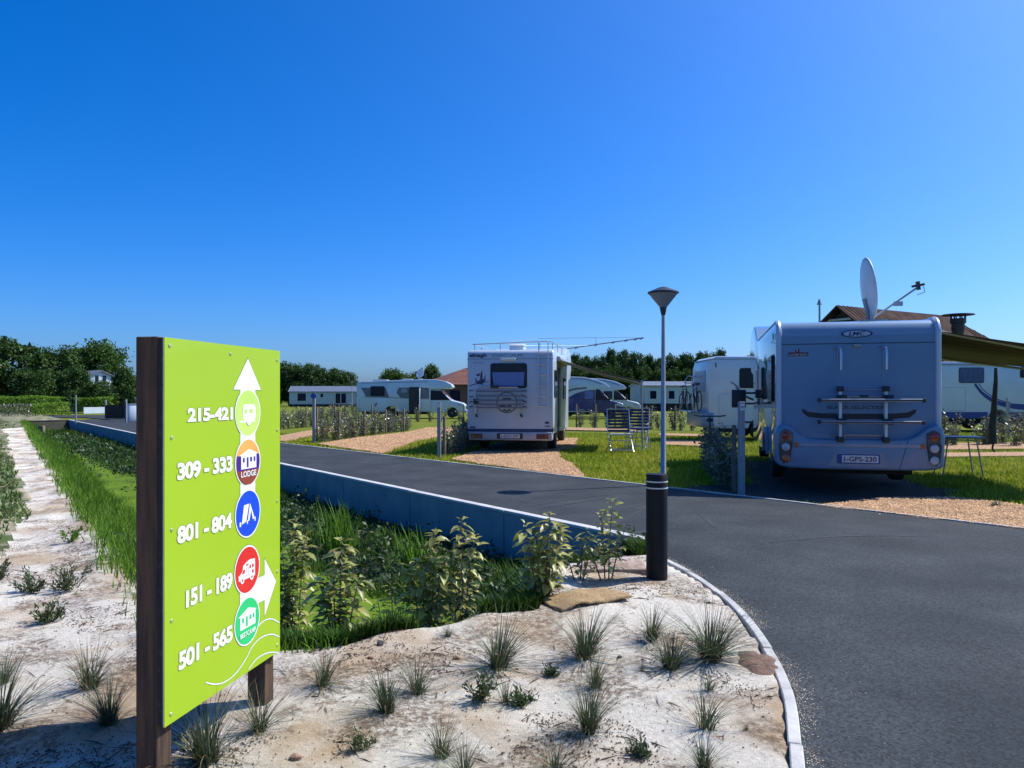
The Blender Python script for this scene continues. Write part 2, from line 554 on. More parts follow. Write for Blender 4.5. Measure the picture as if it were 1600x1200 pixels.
# flush kerb stones along the near bend, cut stone by stone
b = B()
pts = []
for i in range(len(KERB) - 1):
    (xa, ya), (xb, yb) = KERB[i], KERB[i + 1]
    for j in range(12):
        f = j / 12
        p0 = KERB[max(0, i - 1)]; p3 = KERB[min(len(KERB) - 1, i + 2)]
        def cr(a, b_, c, d): return 0.5 * ((2 * b_) + (-a + c) * f + (2 * a - 5 * b_ + 4 * c - d) * f * f + (-a + 3 * b_ - 3 * c + d) * f ** 3)
        pts.append(Vector((cr(p0[0], xa, xb, p3[0]), cr(p0[1], ya, yb, p3[1]))))
pts.append(Vector(KERB[-1]))
acc, seg, stones = 0.0, [pts[0]], []
for a, c in zip(pts, pts[1:]):
    acc += (c - a).length
    seg.append(c)
    if acc > 0.62:
        stones.append(seg); seg = [c]; acc = 0
stones.append(seg)
rk = random.Random(4)
for sg in stones:
    if len(sg) < 2: continue
    left, right = [], []
    off = rk.uniform(-0.004, 0.004)
    zt = 0.016 + rk.uniform(-0.004, 0.005)
    for i, p in enumerate(sg):
        d = (sg[min(i + 1, len(sg) - 1)] - sg[max(i - 1, 0)]).normalized()
        nn = Vector((d.y, -d.x))
        q = p + (d * 0.004 if i == 0 else (-d * 0.004 if i == len(sg) - 1 else d * 0))
        left.append(q - nn * (0.024 + off)); right.append(q + nn * (0.030 - off))
    poly = left + right[::-1]
    b.prism([(p.x, p.y) for p in poly], -0.08, zt, 'z')
tag(b.build('kerb', CONC, bevel=0.005, seg=1), kind='structure')

# thin concrete edging on the far side of the asphalt
b = B()
for q in np.arange(-20, 12, 1.0):
    a, c = Vector(farline(q + 0.006)), Vector(farline(q + 0.994))
    o = Vector((0.772, 0.636)) * 0.05
    b.prism([(a.x, a.y), (c.x, c.y), (c.x + o.x, c.y + o.y), (a.x + o.x, a.y + o.y)], -0.06, 0.004, 'z')
tag(b.build('road_edging', CONC, smooth=False), kind='structure')

# gravel pitches
def inpoly(x, y, poly):
    c = False
    n = len(poly)
    for i in range(n):
        (xa, ya), (xb, yb) = poly[i], poly[i - 1]
        if (ya > y) != (yb > y) and x < (xb - xa) * (y - ya) / (yb - ya) + xa:
            c = not c
    return c
GRAVELS = [
    [G(437, 688), G(437, 680), G(505, 668.5), G(530, 670), G(485, 680), G(445, 689)],
    [G(496, 693), G(597, 708), G(622, 698), G(650, 688), G(690, 681), (-2.6, 31), (-1.8, 36), (-4.0, 36.5), G(635, 675), G(560, 683)],
    [G(704, 716.5), G(760, 725.5), G(918, 746), G(897, 727), G(872, 713), (1.35, 21.5), (1.9, 22.2), (2.0, 24.5), (2.3, 27), (0.1, 27.5), (-0.9, 21)],
    [G(1278, 788.5), G(1600, 825.5), G(1760, 848), G(1690, 806), G(1585, 786), G(1490, 776), G(1380, 777)],
    [G(866, 667), G(1000, 670), G(1000, 673.5), G(866, 671)],
    [G(1035, 686), G(1120, 689), G(1120, 697), G(1035, 694)],
    [G(1030, 676.5), G(1120, 678), G(1120, 681.5), G(1030, 680)],
    [G(1472, 692), G(1660, 690), G(1660, 700), G(1472, 702)],
    [G(1472, 707), G(1660, 705), G(1660, 711), G(1472, 713)],
]
SHADE_AREAS = [[G(1062, 763), G(1180, 778), G(1290, 788), G(1480, 783), G(1500, 757), (6.9, 12.6), (8.0, 17.5), (5.4, 18.0), (4.1, 13.2), (3.0, 13.0)],  # shade areas kept free of grass; the first also gets a dark sheet
        [(-1.3, 20.2), (1.1, 19.7), (2.0, 26), (-0.2, 26.4)]]
def rough_edge(poly, amp=0.05, step=0.25):
    out = []
    for (xa, ya), (xb, yb) in zip(poly, poly[1:] + poly[:1]):
        n = max(1, int(math.hypot(xb - xa, yb - ya) / step))
        for i in range(n):
            x, y = xa + (xb - xa) * i / n, ya + (yb - ya) * i / n
            out.append((x + amp * (noise.noise((x * 2, y * 2, 1)) + 0.5 * noise.noise((x * 9, y * 9, 1))), y + amp * (noise.noise((x * 2, y * 2, 8)) + 0.5 * noise.noise((x * 9, y * 9, 8)))))
    return out
b = B()
for i, g in enumerate(GRAVELS):
    p = rough_edge(g, 0.10, 0.12)
    b.add([(x, y, -0.046 + 0.046 + 0.0 - 0.004) for x, y in p], [tuple(range(len(p)))])
    # the pitch lies in the turf: a low skirt down to the soil sheet
    n = len(p)
    b.add([(x, y, -0.004) for x, y in p] + [(x, y, -0.07) for x, y in p], [(j, (j + 1) % n, n + (j + 1) % n, n + j) for j in range(n)])
tag(b.build('gravel_pitch', GRAV, smooth=False), kind='structure')

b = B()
p = rough_edge(SHADE_AREAS[0], 0.12, 0.12)
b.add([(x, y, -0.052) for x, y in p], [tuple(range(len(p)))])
tag(b.build('painted_shade', mat('shade_dark_ground', (0.034, 0.027, 0.020), 0.95, (0.018, 0.016, 0.012), scale=4, detail=8, bump=0.8, bscale=30), smooth=False), kind='structure')  # near-black ground colour paints in the shade under and left of the near motorhome

# duckweed covered water of the ditch
DUCK = mat('duckweed_water', (0.120, 0.195, 0.014), 0.9, (0.070, 0.130, 0.010), scale=2.2, detail=10, bump=0.3, bscale=90, spec=0.1)
b = B()
b.quad(P3(1.2, 4.2, -0.615), P3(5.46, 4.2, -0.615), P3(5.46, 54.4, -0.615), P3(1.2, 54.4, -0.615))
tag(b.build('ditch_water', DUCK, smooth=False), kind='structure')

# retaining wall between ditch and road
WALLC = mat('wall_concrete', (0.25, 0.28, 0.30), 0.85, (0.19, 0.215, 0.235), scale=2.2, detail=8, bump=0.25, bscale=30)
COPE = mat('pale_coping', (0.54, 0.54, 0.53), 0.8, (0.42, 0.42, 0.41), scale=4, bump=0.2, bscale=40)
wx, wy = xy(5.55, 5.35)
wall = thing('retaining_wall', 'long low concrete retaining wall between the road and the overgrown ditch', 'wall', (wx, wy, 0))
def wl(s, t): x, y = xy(s, t); return (x - wx, y - wy)
t0 = 5.35
while t0 < 54:
    t1 = min(t0 + 2.45, 54.4)
    b = B(); b.prism([wl(5.50, t0 + 0.008), wl(5.60, t0 + 0.008), wl(5.60, t1 - 0.008), wl(5.50, t1 - 0.008)], -0.95, 0.012, 'z'); b.build('panel', WALLC, wall, bevel=0.004, seg=1)
    b = B(); b.prism([wl(5.492, t0 + 0.005), wl(5.608, t0 + 0.005), wl(5.608, t1 - 0.005), wl(5.492, t1 - 0.005)], 0.0125, 0.045 + rk.uniform(-0.003, 0.003), 'z'); b.build('coping', COPE, wall, bevel=0.004, seg=1)
    b = B(); b.prism([wl(5.515, t1 - 0.008), wl(5.585, t1 - 0.008), wl(5.585, t1 + 0.008), wl(5.515, t1 + 0.008)], -0.95, 0.005, 'z'); b.build('joint', UNDER, wall, smooth=False)
    t0 = t1
b = B()
b.prism([xy(1.8, 54.3), xy(5.5, 54.3), xy(5.5, 54.6), xy(1.8, 54.6)], -0.9, 0.02, 'z')
tag(b.build('culvert_headwall', mat('brick_dark', (0.07, 0.05, 0.04), 0.9, (0.04, 0.03, 0.028), scale=5)), 'dark headwall closing the far end of the ditch', 'wall')

# ---------------------------------------------------------------- grass, clumps and litter nobody could count
rng = np.random.default_rng(7)
def blades(pos, h, w, lean, azim, segs=2, droop=0.25):
    """curved grass blades; all arguments are arrays of the same length"""
    n = len(pos)
    d = np.stack([np.cos(azim), np.sin(azim), np.zeros(n)], 1)
    sd = np.stack([-np.sin(azim), np.cos(azim), np.zeros(n)], 1)
    V = []
    for i in range(segs + 1):
        f = i / segs
        c = pos + d * (lean * h * f ** 1.7)[:, None] + np.array([0, 0, 1.0]) * (h * (f - droop * lean * f * f))[:, None]
        ww = (w * (1 - 0.92 * f ** 1.5))[:, None] * 0.5
        V += [c - sd * ww, c + sd * ww]
    V = np.stack(V, 1).reshape(-1, 3)
    k = 2 * (segs + 1)
    Fq = []
    for i in range(segs):
        Fq.append([2 * i, 2 * i + 1, 2 * i + 3, 2 * i + 2])
    Fq = np.array(Fq)
    Fa = (np.arange(n)[:, None, None] * k + Fq[None]).reshape(-1, 4)
    return V, Fa

def bank_grass():
    P, H = [], []
    r = random.Random(11)
    def put(s, t, h):
        x, y = xy(s, t)
        z, m = ground_z(x, y)
        P.append((x, y, z - 0.01)); H.append(h)
    P2, H2 = [], []
    def put2(s, t, h):
        x, y = xy(s, t)
        P2.append((x, y, ground_z(x, y)[0] - 0.01)); H2.append(h)
    # near bank
    n = 0
    while n < 38000:
        t = 4.2 + 46 * r.random() ** 1.9
        m0 = r.uniform(-0.12, 1.35)
        s = 1.0 + 0.042 * max(0, t - 6) + m0
        if t < 6.5 and s > 1.9: continue
        q = noise.noise((s * 1.6, t * 1.1, 2))
        if q < -0.28 and r.random() < 0.8: continue
        e = sstep(-0.15, 0.15, bank(s, t))
        if r.random() > e: continue
        put(s, t, r.uniform(0.08, 0.20) * (0.75 + 0.7 * max(0, q + 0.3)) * (1 + 0.01 * t)); n += 1
    # the end of the ditch near the lamp bollard
    n = 0
    while n < 14000:
        s, t = r.uniform(1.4, 5.35), 4.1 + 1.6 * r.random() ** 1.3
        m = bank(s, t)
        if m < 0.03 or m > 1.0: continue
        q = noise.noise((s * 1.4, t * 1.4, 12))
        if q < 0.0: continue
        put2(s, t, r.uniform(0.10, 0.22) * (0.6 + 1.2 * q)); n += 1
    # foot of the wall
    n = 0
    while n < 46000:
        t = 5.2 + 47 * r.random() ** 2.0
        s = r.uniform(2.9, 5.46)
        q = noise.noise((s * 1.7, t * 1.3, 21)) + 0.35 * noise.noise((s * 4, t * 4, 2))
        if q < 0.02 + (0.2 if s < 3.5 else 0): continue
        if bank(s, t) < 0.1: continue
        put2(s, t, r.uniform(0.08, 0.22) * (0.5 + 1.6 * max(0, q)) * (0.55 if s > 4.9 and t < 14 else 1) * (1.15 if t > 14 else 1)); n += 1
    for nm, P_, H_, m_ in (('ditch_grass', P, H, DGRASS), ('ditch_sedge', P2, H2, SEDGE)):
        P_, H_ = np.array(P_), np.array(H_)
        n = len(P_)
        V, Fa = blades(P_, H_, rng.uniform(0.005, 0.011, n) * (1 + P_[:, 1] * 0.05), rng.uniform(0.1, 0.9, n), rng.uniform(0, 6.283, n), 2)
        tag(np_mesh(nm, V, Fa, m_), kind='stuff')
bank_grass()

def ditch_weeds():
    """dark low herbs between the grass clumps"""
    r = np.random.default_rng(15); q = random.Random(15); P = []
    while len(P) < 26000:
        t = 4.6 + 40 * q.random() ** 2.1; s = q.uniform(2.9, 5.44)
        n_ = noise.noise((s * 1.7, t * 1.3, 21))
        if n_ > 0.15 or bank(s, t) < 0.25: continue
        x, y = xy(s, t)
        P.append((x, y, ground_z(x, y)[0] + abs(q.gauss(0.02, 0.09)) * (0.4 + 0.9 * max(0, noise.noise((s * 2.4, t * 2, 8)) + 0.4))))
    P = np.array(P); n = len(P)
    A = r.normal(size=(n, 3)); A[:, 2] += 0.3; A /= np.linalg.norm(A, axis=1)[:, None]
    Nn = r.normal(size=(n, 3)); Nn[:, 2] += 1.0; Nn -= A * (Nn * A).sum(1)[:, None]; Nn /= np.linalg.norm(Nn, axis=1)[:, None]
    S_ = np.cross(A, Nn); L_ = (r.uniform(0.03, 0.07, n) * (1 + 0.04 * P[:, 1]))[:, None]
    V = np.stack([P, P + A * L_ * 0.5 + S_ * L_ * 0.25, P + A * L_, P + A * L_ * 0.5 - S_ * L_ * 0.25], 1).reshape(-1, 3)
    m = mat('dark_weeds', (0.020, 0.052, 0.010), 0.55, (0.045, 0.095, 0.018), scale=2.5, island=0.5, trans=0.25)
    tag(np_mesh('ditch_weeds', V, np.arange(n * 4).reshape(-1, 4), m), kind='stuff')
ditch_weeds()

def lawn_grass():
    r = random.Random(5)
    P = []
    while len(P) < 90000:
        d = 9.5 + 22 * r.random() ** 1.3
        x = r.uniform(-0.45, 0.72) * d
        s, t = st(x, d)
        fx = x - farline((12.7 - d) / 0.772)[0]
        if fx < 0.10: continue
        if any(inpoly(x, d, g) for g in GRAVELS) or any(inpoly(x + 0.1 * r.gauss(0, 1), d + 0.1 * r.gauss(0, 1), g) for g in SHADE_AREAS): continue
        P.append((x, d, -0.062))
    P = np.array(P)
    n = len(P)
    H = rng.uniform(0.065, 0.115, n)
    V, Fa = blades(P, H, rng.uniform(0.008, 0.016, n) * (0.6 + P[:, 1] * 0.04), rng.uniform(0.2, 1.0, n), rng.uniform(0, 6.283, n), 2)
    tag(np_mesh('lawn_grass', V, Fa, LBLADE), kind='stuff')
lawn_grass()

def litter():
    """bark chips and stalks lying on the sand"""
    r = random.Random(9)
    b = B()
    n = 0
    while n < 14000:
        y = 1.6 + 7.5 * r.random() ** 1.2
        x = r.uniform(-0.75, 0.3) * y * 1.1 + r.uniform(-0.2, 0.2)
        if x > kerb_x(y) - 0.07: continue
        s, t = st(x, y)
        z, m = ground_z(x, y)
        if m > 0.15: continue
        q = noise.noise((x * 1.5, y * 1.5, 4)) + 0.4 * noise.noise((x * 5, y * 5, 4))
        if q < 0.15 and r.random() < 0.93: continue
        l, w = r.uniform(0.002, 0.0085), r.uniform(0.0013, 0.003)
        if r.random() < 0.07: l, w = r.uniform(0.03, 0.08), 0.0014
        a, tilt = r.uniform(0, 6.28), r.uniform(-0.3, 0.3)
        m3 = Matrix.Translation((x, y, z + 0.003)) @ Matrix.Rotation(a, 4, 'Z') @ Matrix.Rotation(tilt, 4, 'Y')
        h = r.uniform(0.001, 0.005)
        vs = [m3 @ Vector(v) for v in ((-l, -w, 0), (l, -w * .6, 0), (l * .8, w, 0), (-l * .7, w * .8, 0), (0, 0, h + 0.002))]
        b.add(vs, [(0, 1, 4), (1, 2, 4), (2, 3, 4), (3, 0, 4)])
        n += 1
    tag(b.build('bark_litter', mat('bark_chips', (0.16, 0.095, 0.060), 0.9, (0.07, 0.045, 0.033), scale=8, island=0.6), smooth=False), kind='stuff')
litter()

def gravel_stones():
    r = random.Random(19); P, S_ = [], []
    for gi, n, smin, smax in ((3, 7000, 0.007, 0.018), (2, 9000, 0.010, 0.024), (1, 8000, 0.012, 0.028)):
        g = GRAVELS[gi]
        xs, ys = [p[0] for p in g], [p[1] for p in g]
        k = 0
        while k < n:
            x, y = r.uniform(min(xs), max(xs)), r.uniform(min(ys), max(ys))
            if not inpoly(x, y, g):
                # strays kicked out along the edge
                if r.random() > 0.02 or not inpoly(x + r.uniform(-.25, .25), y + r.uniform(-.25, .25), g): continue
            P.append((x, y, 0.0)); S_.append(r.uniform(smin, smax)); k += 1
    P, S_ = np.array(P), np.array(S_)
    n = len(P)
    a = rng.uniform(0, 6.283, n)
    off = [np.stack([np.cos(a + i * 1.5708) * rng.uniform(0.7, 1.2, n), np.sin(a + i * 1.5708) * rng.uniform(0.7, 1.2, n), rng.uniform(-0.2, 0.1, n)], 1) for i in range(4)]
    off.append(np.stack([rng.uniform(-.3, .3, n), rng.uniform(-.3, .3, n), rng.uniform(0.5, 0.9, n)], 1))
    V = np.stack([P + o * S_[:, None] for o in off], 1).reshape(-1, 3)
    Fa = (np.arange(n)[:, None, None] * 5 + np.array([[0, 1, 4], [1, 2, 4], [2, 3, 4], [3, 0, 4]])[None]).reshape(-1, 3)
    m = mat('gravel_stones', (0.52, 0.32, 0.17), 0.9, (0.34, 0.20, 0.10), scale=3, island=0.55)
    tag(np_mesh('gravel_stones', V, Fa, m), kind='stuff')
gravel_stones()

def kerb_sand():
    """sand and crumbs blown over the kerb on to the asphalt"""
    r = random.Random(23); P, S_ = [], []
    while len(P) < 2600:
        y = r.uniform(2.2, 7.0); d = abs(r.gauss(0, 0.05)) if r.random() < 0.8 else abs(r.gauss(0, 0.3))
        if noise.noise((y * 1.4, 3, 8)) + 0.25 < d * 3 * r.random(): continue
        P.append((kerb_x(y) + 0.045 + d, y, -0.009)); S_.append(r.uniform(0.0012, 0.004))
    P, S_ = np.array(P), np.array(S_); n = len(P)
    a = rng.uniform(0, 6.283, n)
    off = [np.stack([np.cos(a + i * 2.09), np.sin(a + i * 2.09), np.zeros(n)], 1) for i in range(3)] + [np.stack([np.zeros(n), np.zeros(n), np.full(n, 0.7)], 1)]
    V = np.stack([P + o * S_[:, None] for o in off], 1).reshape(-1, 3)
    Fa = (np.arange(n)[:, None, None] * 4 + np.array([[0, 1, 3], [1, 2, 3], [2, 0, 3]])[None]).reshape(-1, 3)
    tag(np_mesh('loose_sand', V, Fa, mat('loose_sand', (0.50, 0.44, 0.36), 0.95, (0.30, 0.24, 0.18), scale=8, island=0.5)), kind='stuff')
kerb_sand()

def scuffs():
    b = B(); r = random.Random(6)
    lines = [((795, 796), (880, 778), (985, 769)), ((830, 797), (900, 783), (975, 775)), ((960, 800), (990, 788), (1040, 778)), ((985, 806), (1005, 793), (1030, 786)),
             ((1095, 800), (1108, 815), (1118, 824)), ((620, 745), (700, 748), (790, 760)), ((860, 770), (930, 764), (1000, 760)), ((1180, 850), (1300, 830), (1460, 838))]
    for ln in lines:
        p = [Vector(G(*q)) for q in ln]
        for rep in range(2):
            o = Vector((r.uniform(-.03, .03), r.uniform(-.03, .03))); L_, R_ = [], []
            for i in range(15):
                f = i / 14
                q = p[0] * (1 - f) ** 2 + p[1] * (2 * f * (1 - f)) + p[2] * f * f + o
                d = ((p[1] - p[0]) * (1 - f) + (p[2] - p[1]) * f).normalized(); w = 0.010 * math.sin(math.pi * (0.08 + 0.84 * f)) * r.uniform(0.5, 1.1)
                L_.append((q.x - d.y * w, q.y + d.x * w, -0.006 + rep * 0.0006)); R_.append((q.x + d.y * w, q.y - d.x * w, -0.006 + rep * 0.0006))
            b.add(L_ + R_, [(i, i + 1, 16 + i, 15 + i) for i in range(14)])
    tag(b.build('road_scuffs', mat('scuffed_asphalt', (0.075, 0.078, 0.080), 0.9, (0.035, 0.037, 0.04), scale=14, detail=6), smooth=False), kind='structure')
scuffs()
# ---------------------------------------------------------------- the direction sign
A0 = Vector((-1.267, 2.80, 0))
AD = Vector((0.188, 0.982, 0)).normalized()
AN = Vector((AD.y, -AD.x, 0))
SZ0, SZ1, SW = 0.243, 1.668, 0.868
def S(px, py):
    """photograph pixel on the board -> board coordinates"""
    m = (px - CX) / F
    a = (m * A0.y - A0.x) / (AD.x - AD.y * m)
    d = A0.y + AD.y * a
    return (a, EYE - (py - HZ) * d / F)
sign = thing('direction_sign', 'lime green campsite direction board with white arrows and pitch numbers on two wooden posts', 'sign', A0 + AD * SW / 2)
org = A0 + AD * SW / 2
def SF(off):
    return lambda a, z: A0 + AD * a + AN * off + Vector((0, 0, z)) - org
LIME = mat('lime_panel', (0.34, 0.515, 0.014), 0.42, (0.315, 0.49, 0.013), scale=1.2, coat=0.15)
SWHITE = mat('sign_white', (0.82, 0.83, 0.80), 0.4, (0.80, 0.81, 0.78))
SGREY = mat('sign_outline_grey', (0.19, 0.29, 0.05), 0.5)
def slab(b, poly, o0, o1):
    n = len(poly)
    f0, f1 = SF(o0), SF(o1)
    b.add([f0(*p) for p in poly] + [f1(*p) for p in poly],
          [tuple(range(n))[::-1], tuple(range(n, 2 * n))] + [(i, (i + 1) % n, n + (i + 1) % n, n + i) for i in range(n)])
rect = lambda a0, a1, z0, z1: [(a0, z0), (a1, z0), (a1, z1), (a0, z1)]
b = B(); slab(b, rect(0, SW, SZ0, SZ1), -0.004, 0.0); panel = b.build('panel', LIME, sign, smooth=False)
b = B(); slab(b, rect(0.001, SW - 0.001, SZ0 + 0.001, SZ1 - 0.001), -0.007, -0.0042); b.build('panel_edge', SWHITE, sign, smooth=False)
b = B(); slab(b, rect(0.004, SW - 0.004, SZ0 + 0.004, SZ1 - 0.002), -0.030, -0.0072); b.build('backing_board', mat('dark_backing', (0.016, 0.016, 0.018), 0.8, (0.05, 0.05, 0.05), scale=40, lo=0.55, hi=0.75), sign, smooth=False)
for a0, a1 in ((0.0, 0.085), (SW - 0.088, SW - 0.004)):
    b = B()
    slab(b, rect(a0, a1, -0.25, SZ1 + 0.003), -0.118, -0.0302)
    b.build('post', WOODS, sign, bevel=0.003, seg=1)
# frame with photograph pixels -> board
def poly_px(pts): return [S(*p) for p in pts]
def disc(c, rx_a, rz, n=40): return [(c[0] + rx_a * math.cos(2 * math.pi * i / n), c[1] + rz * math.sin(2 * math.pi * i / n)) for i in range(n)]
def decal(name, polys, m, lev, parent=sign):
    b = B()
    for p in polys: b.flat(p, SF(0.0006 + 0.0007 * lev))
    return b.build(name, m, parent, smooth=False)
CIR = {}
for nm, px, py in (('caravan', 387, 645), ('lodge', 387, 722), ('tent', 387, 802), ('camper', 386, 890), ('camp', 386, 970)):
    CIR[nm] = S(px, py)
CR = 0.099
# upward arrow with its band of white
ac = CIR['caravan'][0]
hw = 0.062
tipz = S(386, 560)[1]; basez = S(386, 609)[1]
def grow(pts, g):
    cx = sum(p[0] for p in pts) / len(pts); cz = sum(p[1] for p in pts) / len(pts)
    return pts
tri = [(ac - 0.118, basez), (ac + 0.112, basez), (ac, tipz)]
trig = [(ac - 0.122, basez - 0.0025), (ac + 0.116, basez - 0.0025), (ac, tipz + 0.006)]
band = rect(ac - hw, ac + hw, CIR['tent'][1], basez + 0.001)
bandg = rect(ac - hw - 0.0025, ac + hw + 0.0025, CIR['tent'][1], basez)
decal('arrow_outline', [trig, bandg] + [disc(CIR[k], CR + 0.0095, CR + 0.0095) for k in ('caravan', 'lodge', 'tent')], SGREY, 0)
decal('arrow', [tri], SWHITE, 1)
decal('arrow', [band], SWHITE, 1)
for k in ('caravan', 'lodge', 'tent', 'camper', 'camp'):
    decal('roundel_rim', [disc(CIR[k], CR + 0.007, CR + 0.007)], SWHITE, 2)
# right hand arrow
ra = S(413, 900)[0]
zt, zb = S(412, 899)[1], S(412, 938)[1]
arr = [(CIR['camper'][0] - 0.06, zb), (ra, zb), (ra, S(413, 963)[1]), (S(431, 908)[0], S(431, 908)[1]), (ra, S(413, 873)[1]), (ra, zt), (CIR['camper'][0] - 0.06, zt)]
b_ = [(p[0] + (0.003 if i in (3,) else 0), p[1]) for i, p in enumerate(arr)]
decal('arrow_outline', [[(arr[0][0] - .002, arr[0][1] - .002), (ra - .002, zb - .002), (ra - .002, arr[2][1] - .008), (arr[3][0] + .004, arr[3][1]), (ra - .002, arr[4][1] + .008), (ra - .002, zt + .002), (arr[0][0] - .002, zt + .002)]] + [disc(CIR[k], CR + 0.0095, CR + 0.0095) for k in ('camper', 'camp')], SGREY, 0)
decal('arrow', [arr], SWHITE, 1)
def icon(k, m, pieces):
    c = CIR[k]
    o = decal('roundel', [disc(c, CR, CR)], m, 3)
    b_by = {}
    for pl, mm, lev in pieces:
        bb = b_by.setdefault((mm.name, lev), (B(), mm))[0]
        bb.flat([(c[0] + x * CR, c[1] + y * CR) for x, y in pl], SF(0.0006 + 0.0007 * lev))
    for (nm, lev), (bb, mm) in b_by.items():
        bb.build('pictogram', mm, o, smooth=False)
    return o
PALE = mat('roundel_pale_green', (0.56, 0.80, 0.15), 0.4)
ORG = mat('roundel_orange', (0.85, 0.42, 0.10), 0.4)
PURP = mat('roundel_purple', (0.060, 0.018, 0.27), 0.4)
BRWN = mat('roundel_brown', (0.27, 0.055, 0.025), 0.4)
SBLUE = mat('roundel_blue', (0.008, 0.075, 0.66), 0.35)
SRED = mat('roundel_red', (0.70, 0.025, 0.02), 0.35)
SGRN = mat('roundel_green', (0.02, 0.55, 0.16), 0.35)
r4 = lambda x0, x1, y0, y1: [(x0, y0), (x1, y0), (x1, y1), (x0, y1)]
icon('caravan', PALE, [(rrect(-0.45, 0.62, -0.36, 0.38, 0.2), SWHITE, 4), (r4(-0.72, 0.55, -0.42, -0.34), SWHITE, 4),
     (rrect(-0.3, -0.12, -0.02, 0.17, 0.03), PALE, 5), (rrect(0.1, 0.36, -0.02, 0.17, 0.03), PALE, 5), (disc((0.03, -0.38), 0.17, 0.17, 16), SWHITE, 6)])
lw = lambda h: math.sqrt(max(0, 1 - h * h)) * 0.97
def seg_disc(h0, h1, n=14):
    l = [(-lw(h0 + (h1 - h0) * i / n), h0 + (h1 - h0) * i / n) for i in range(n + 1)]
    return l + [(-x, y) for x, y in l[::-1]]
house = lambda d: [(-0.62 + d, -0.28), (0.66 + d, -0.28), (0.66 + d, 0.34), (0.78 + d, 0.36), (0.05 + d, 0.58), (-0.78 + d, 0.32), (-0.62 + d, 0.30)]
lo_ = icon('lodge', ORG, [(seg_disc(-0.44, 0.32), PURP, 4), (seg_disc(-0.97, -0.34), BRWN, 5), (house(0), SWHITE, 6),
     (r4(-0.48, -0.34, 0.02, 0.22), PURP, 7), (r4(-0.16, -0.02, -0.22, 0.22), PURP, 7), (r4(0.12, 0.28, 0.02, 0.22), PURP, 7), (r4(0.42, 0.56, 0.02, 0.22), PURP, 7)])
icon('tent', SBLUE, [([(-0.55, -0.42), (-0.18, -0.34), (0.06, 0.42), (-0.36, 0.40)], SWHITE, 4), ([(-0.05, -0.34), (0.08, -0.34), (0.24, 0.12), (0.38, -0.32), (0.55, -0.30), (0.14, 0.44)], SWHITE, 4),
     ([(-0.72, -0.5), (-0.6, -0.5), (-0.6, -0.3), (-0.72, -0.3)], SWHITE, 4), ([(-0.12, -0.46), (-0.04, -0.46), (-0.04, -0.3), (-0.12, -0.3)], SWHITE, 4), ([(0.54, -0.42), (0.62, -0.42), (0.62, -0.24), (0.54, -0.24)], SWHITE, 4)])
icon('camper', SRED, [([(-0.72, -0.38), (0.62, -0.38), (0.62, 0.38), (0.2, 0.42), (-0.1, 0.36), (-0.38, 0.24), (-0.42, 0.04), (-0.56, -0.08), (-0.76, -0.16)], SWHITE, 4),
     (disc((-0.45, -0.38), 0.15, 0.15, 16), SWHITE, 5), (disc((0.34, -0.38), 0.15, 0.15, 16), SWHITE, 5), (disc((-0.45, -0.38), 0.06, 0.06, 12), SRED, 6), (disc((0.34, -0.38), 0.06, 0.06, 12), SRED, 6),
     ([(-0.5, -0.1), (-0.26, -0.1), (-0.22, 0.06), (-0.36, 0.06)], SRED, 5), (r4(0.14, 0.26, 0.02, 0.18), SRED, 5), (r4(0.36, 0.5, 0.02, 0.18), SRED, 5), (r4(0.36, 0.5, -0.22, -0.08), SRED, 5), (rrect(-0.16, 0.06, 0.20, 0.26, 0.02), SRED, 5), (r4(-0.1, -0.085, -0.28, 0.1), SRED, 5), (r4(0.05, 0.065, -0.28, 0.1), SRED, 5)])
ca_ = icon('camp', SGRN, [(house(0), SWHITE, 4), (r4(-0.46, -0.3, 0.02, 0.22), SGRN, 5), (r4(-0.16, 0.0, -0.2, 0.22), SGRN, 5), (r4(0.14, 0.3, 0.02, 0.22), SGRN, 5), (r4(0.42, 0.56, 0.02, 0.22), SGRN, 5)])
for txt, k, h, par in (('LODGE', 'lodge', 0.0245, lo_), ('BESTCAMP', 'camp', 0.020, ca_)):
    bb = B(); c = CIR[k]
    w = 0.062 if k == 'lodge' else 0.063
    add_text(bb, txt, SF(0.0058), (c[0] - w, c[1] - 0.062, c[0] + w, c[1] - 0.062 + h), bold=0.02)
    bb.build('lettering', SWHITE, par, smooth=False)
for txt, x0, x1, yl, yr in (('215-421', 292, 364.5, (634, 661), (638, 656)), ('309 - 333', 276, 364, (722, 750), (712, 738)), ('801 - 804', 276, 363, (819, 848), (803, 828)),
                    ('151 - 189', 289.5, 364, (918, 948), (896, 921)), ('501 - 565', 278, 364, (1015, 1045), (978, 1005))):
    aL, aR = S(x0, 700)[0], S(x1, 700)[0]
    z0 = (S(x0, yl[1])[1] + S(x1, yr[1])[1]) / 2
    z1 = (S(x0, yl[0])[1] + S(x1, yr[0])[1]) / 2
    z0, z1 = z0 + 0.005, z1 - 0.005
    aR -= 0.010; aL += 0.006
    for nm, m_, off, bold, sh in (('number_outline', SGREY, 0.0008, 0.040, 0.0026), ('number', SWHITE, 0.0014, 0.026, 0.0016)):
        bb = B()
        for i, (dx, dz) in enumerate(((0, 0), (sh, 0), (-sh, 0), (0, sh), (0, -sh), (sh * .7, sh * .7), (-sh * .7, sh * .7), (sh * .7, -sh * .7), (-sh * .7, -sh * .7))):
            add_text(bb, txt, SF(off + i * 0.00006), (aL + dx, z0 + dz, aR + dx, z1 + dz), bold=bold, space=0.92)
        bb.build(nm, m_, sign, smooth=False)
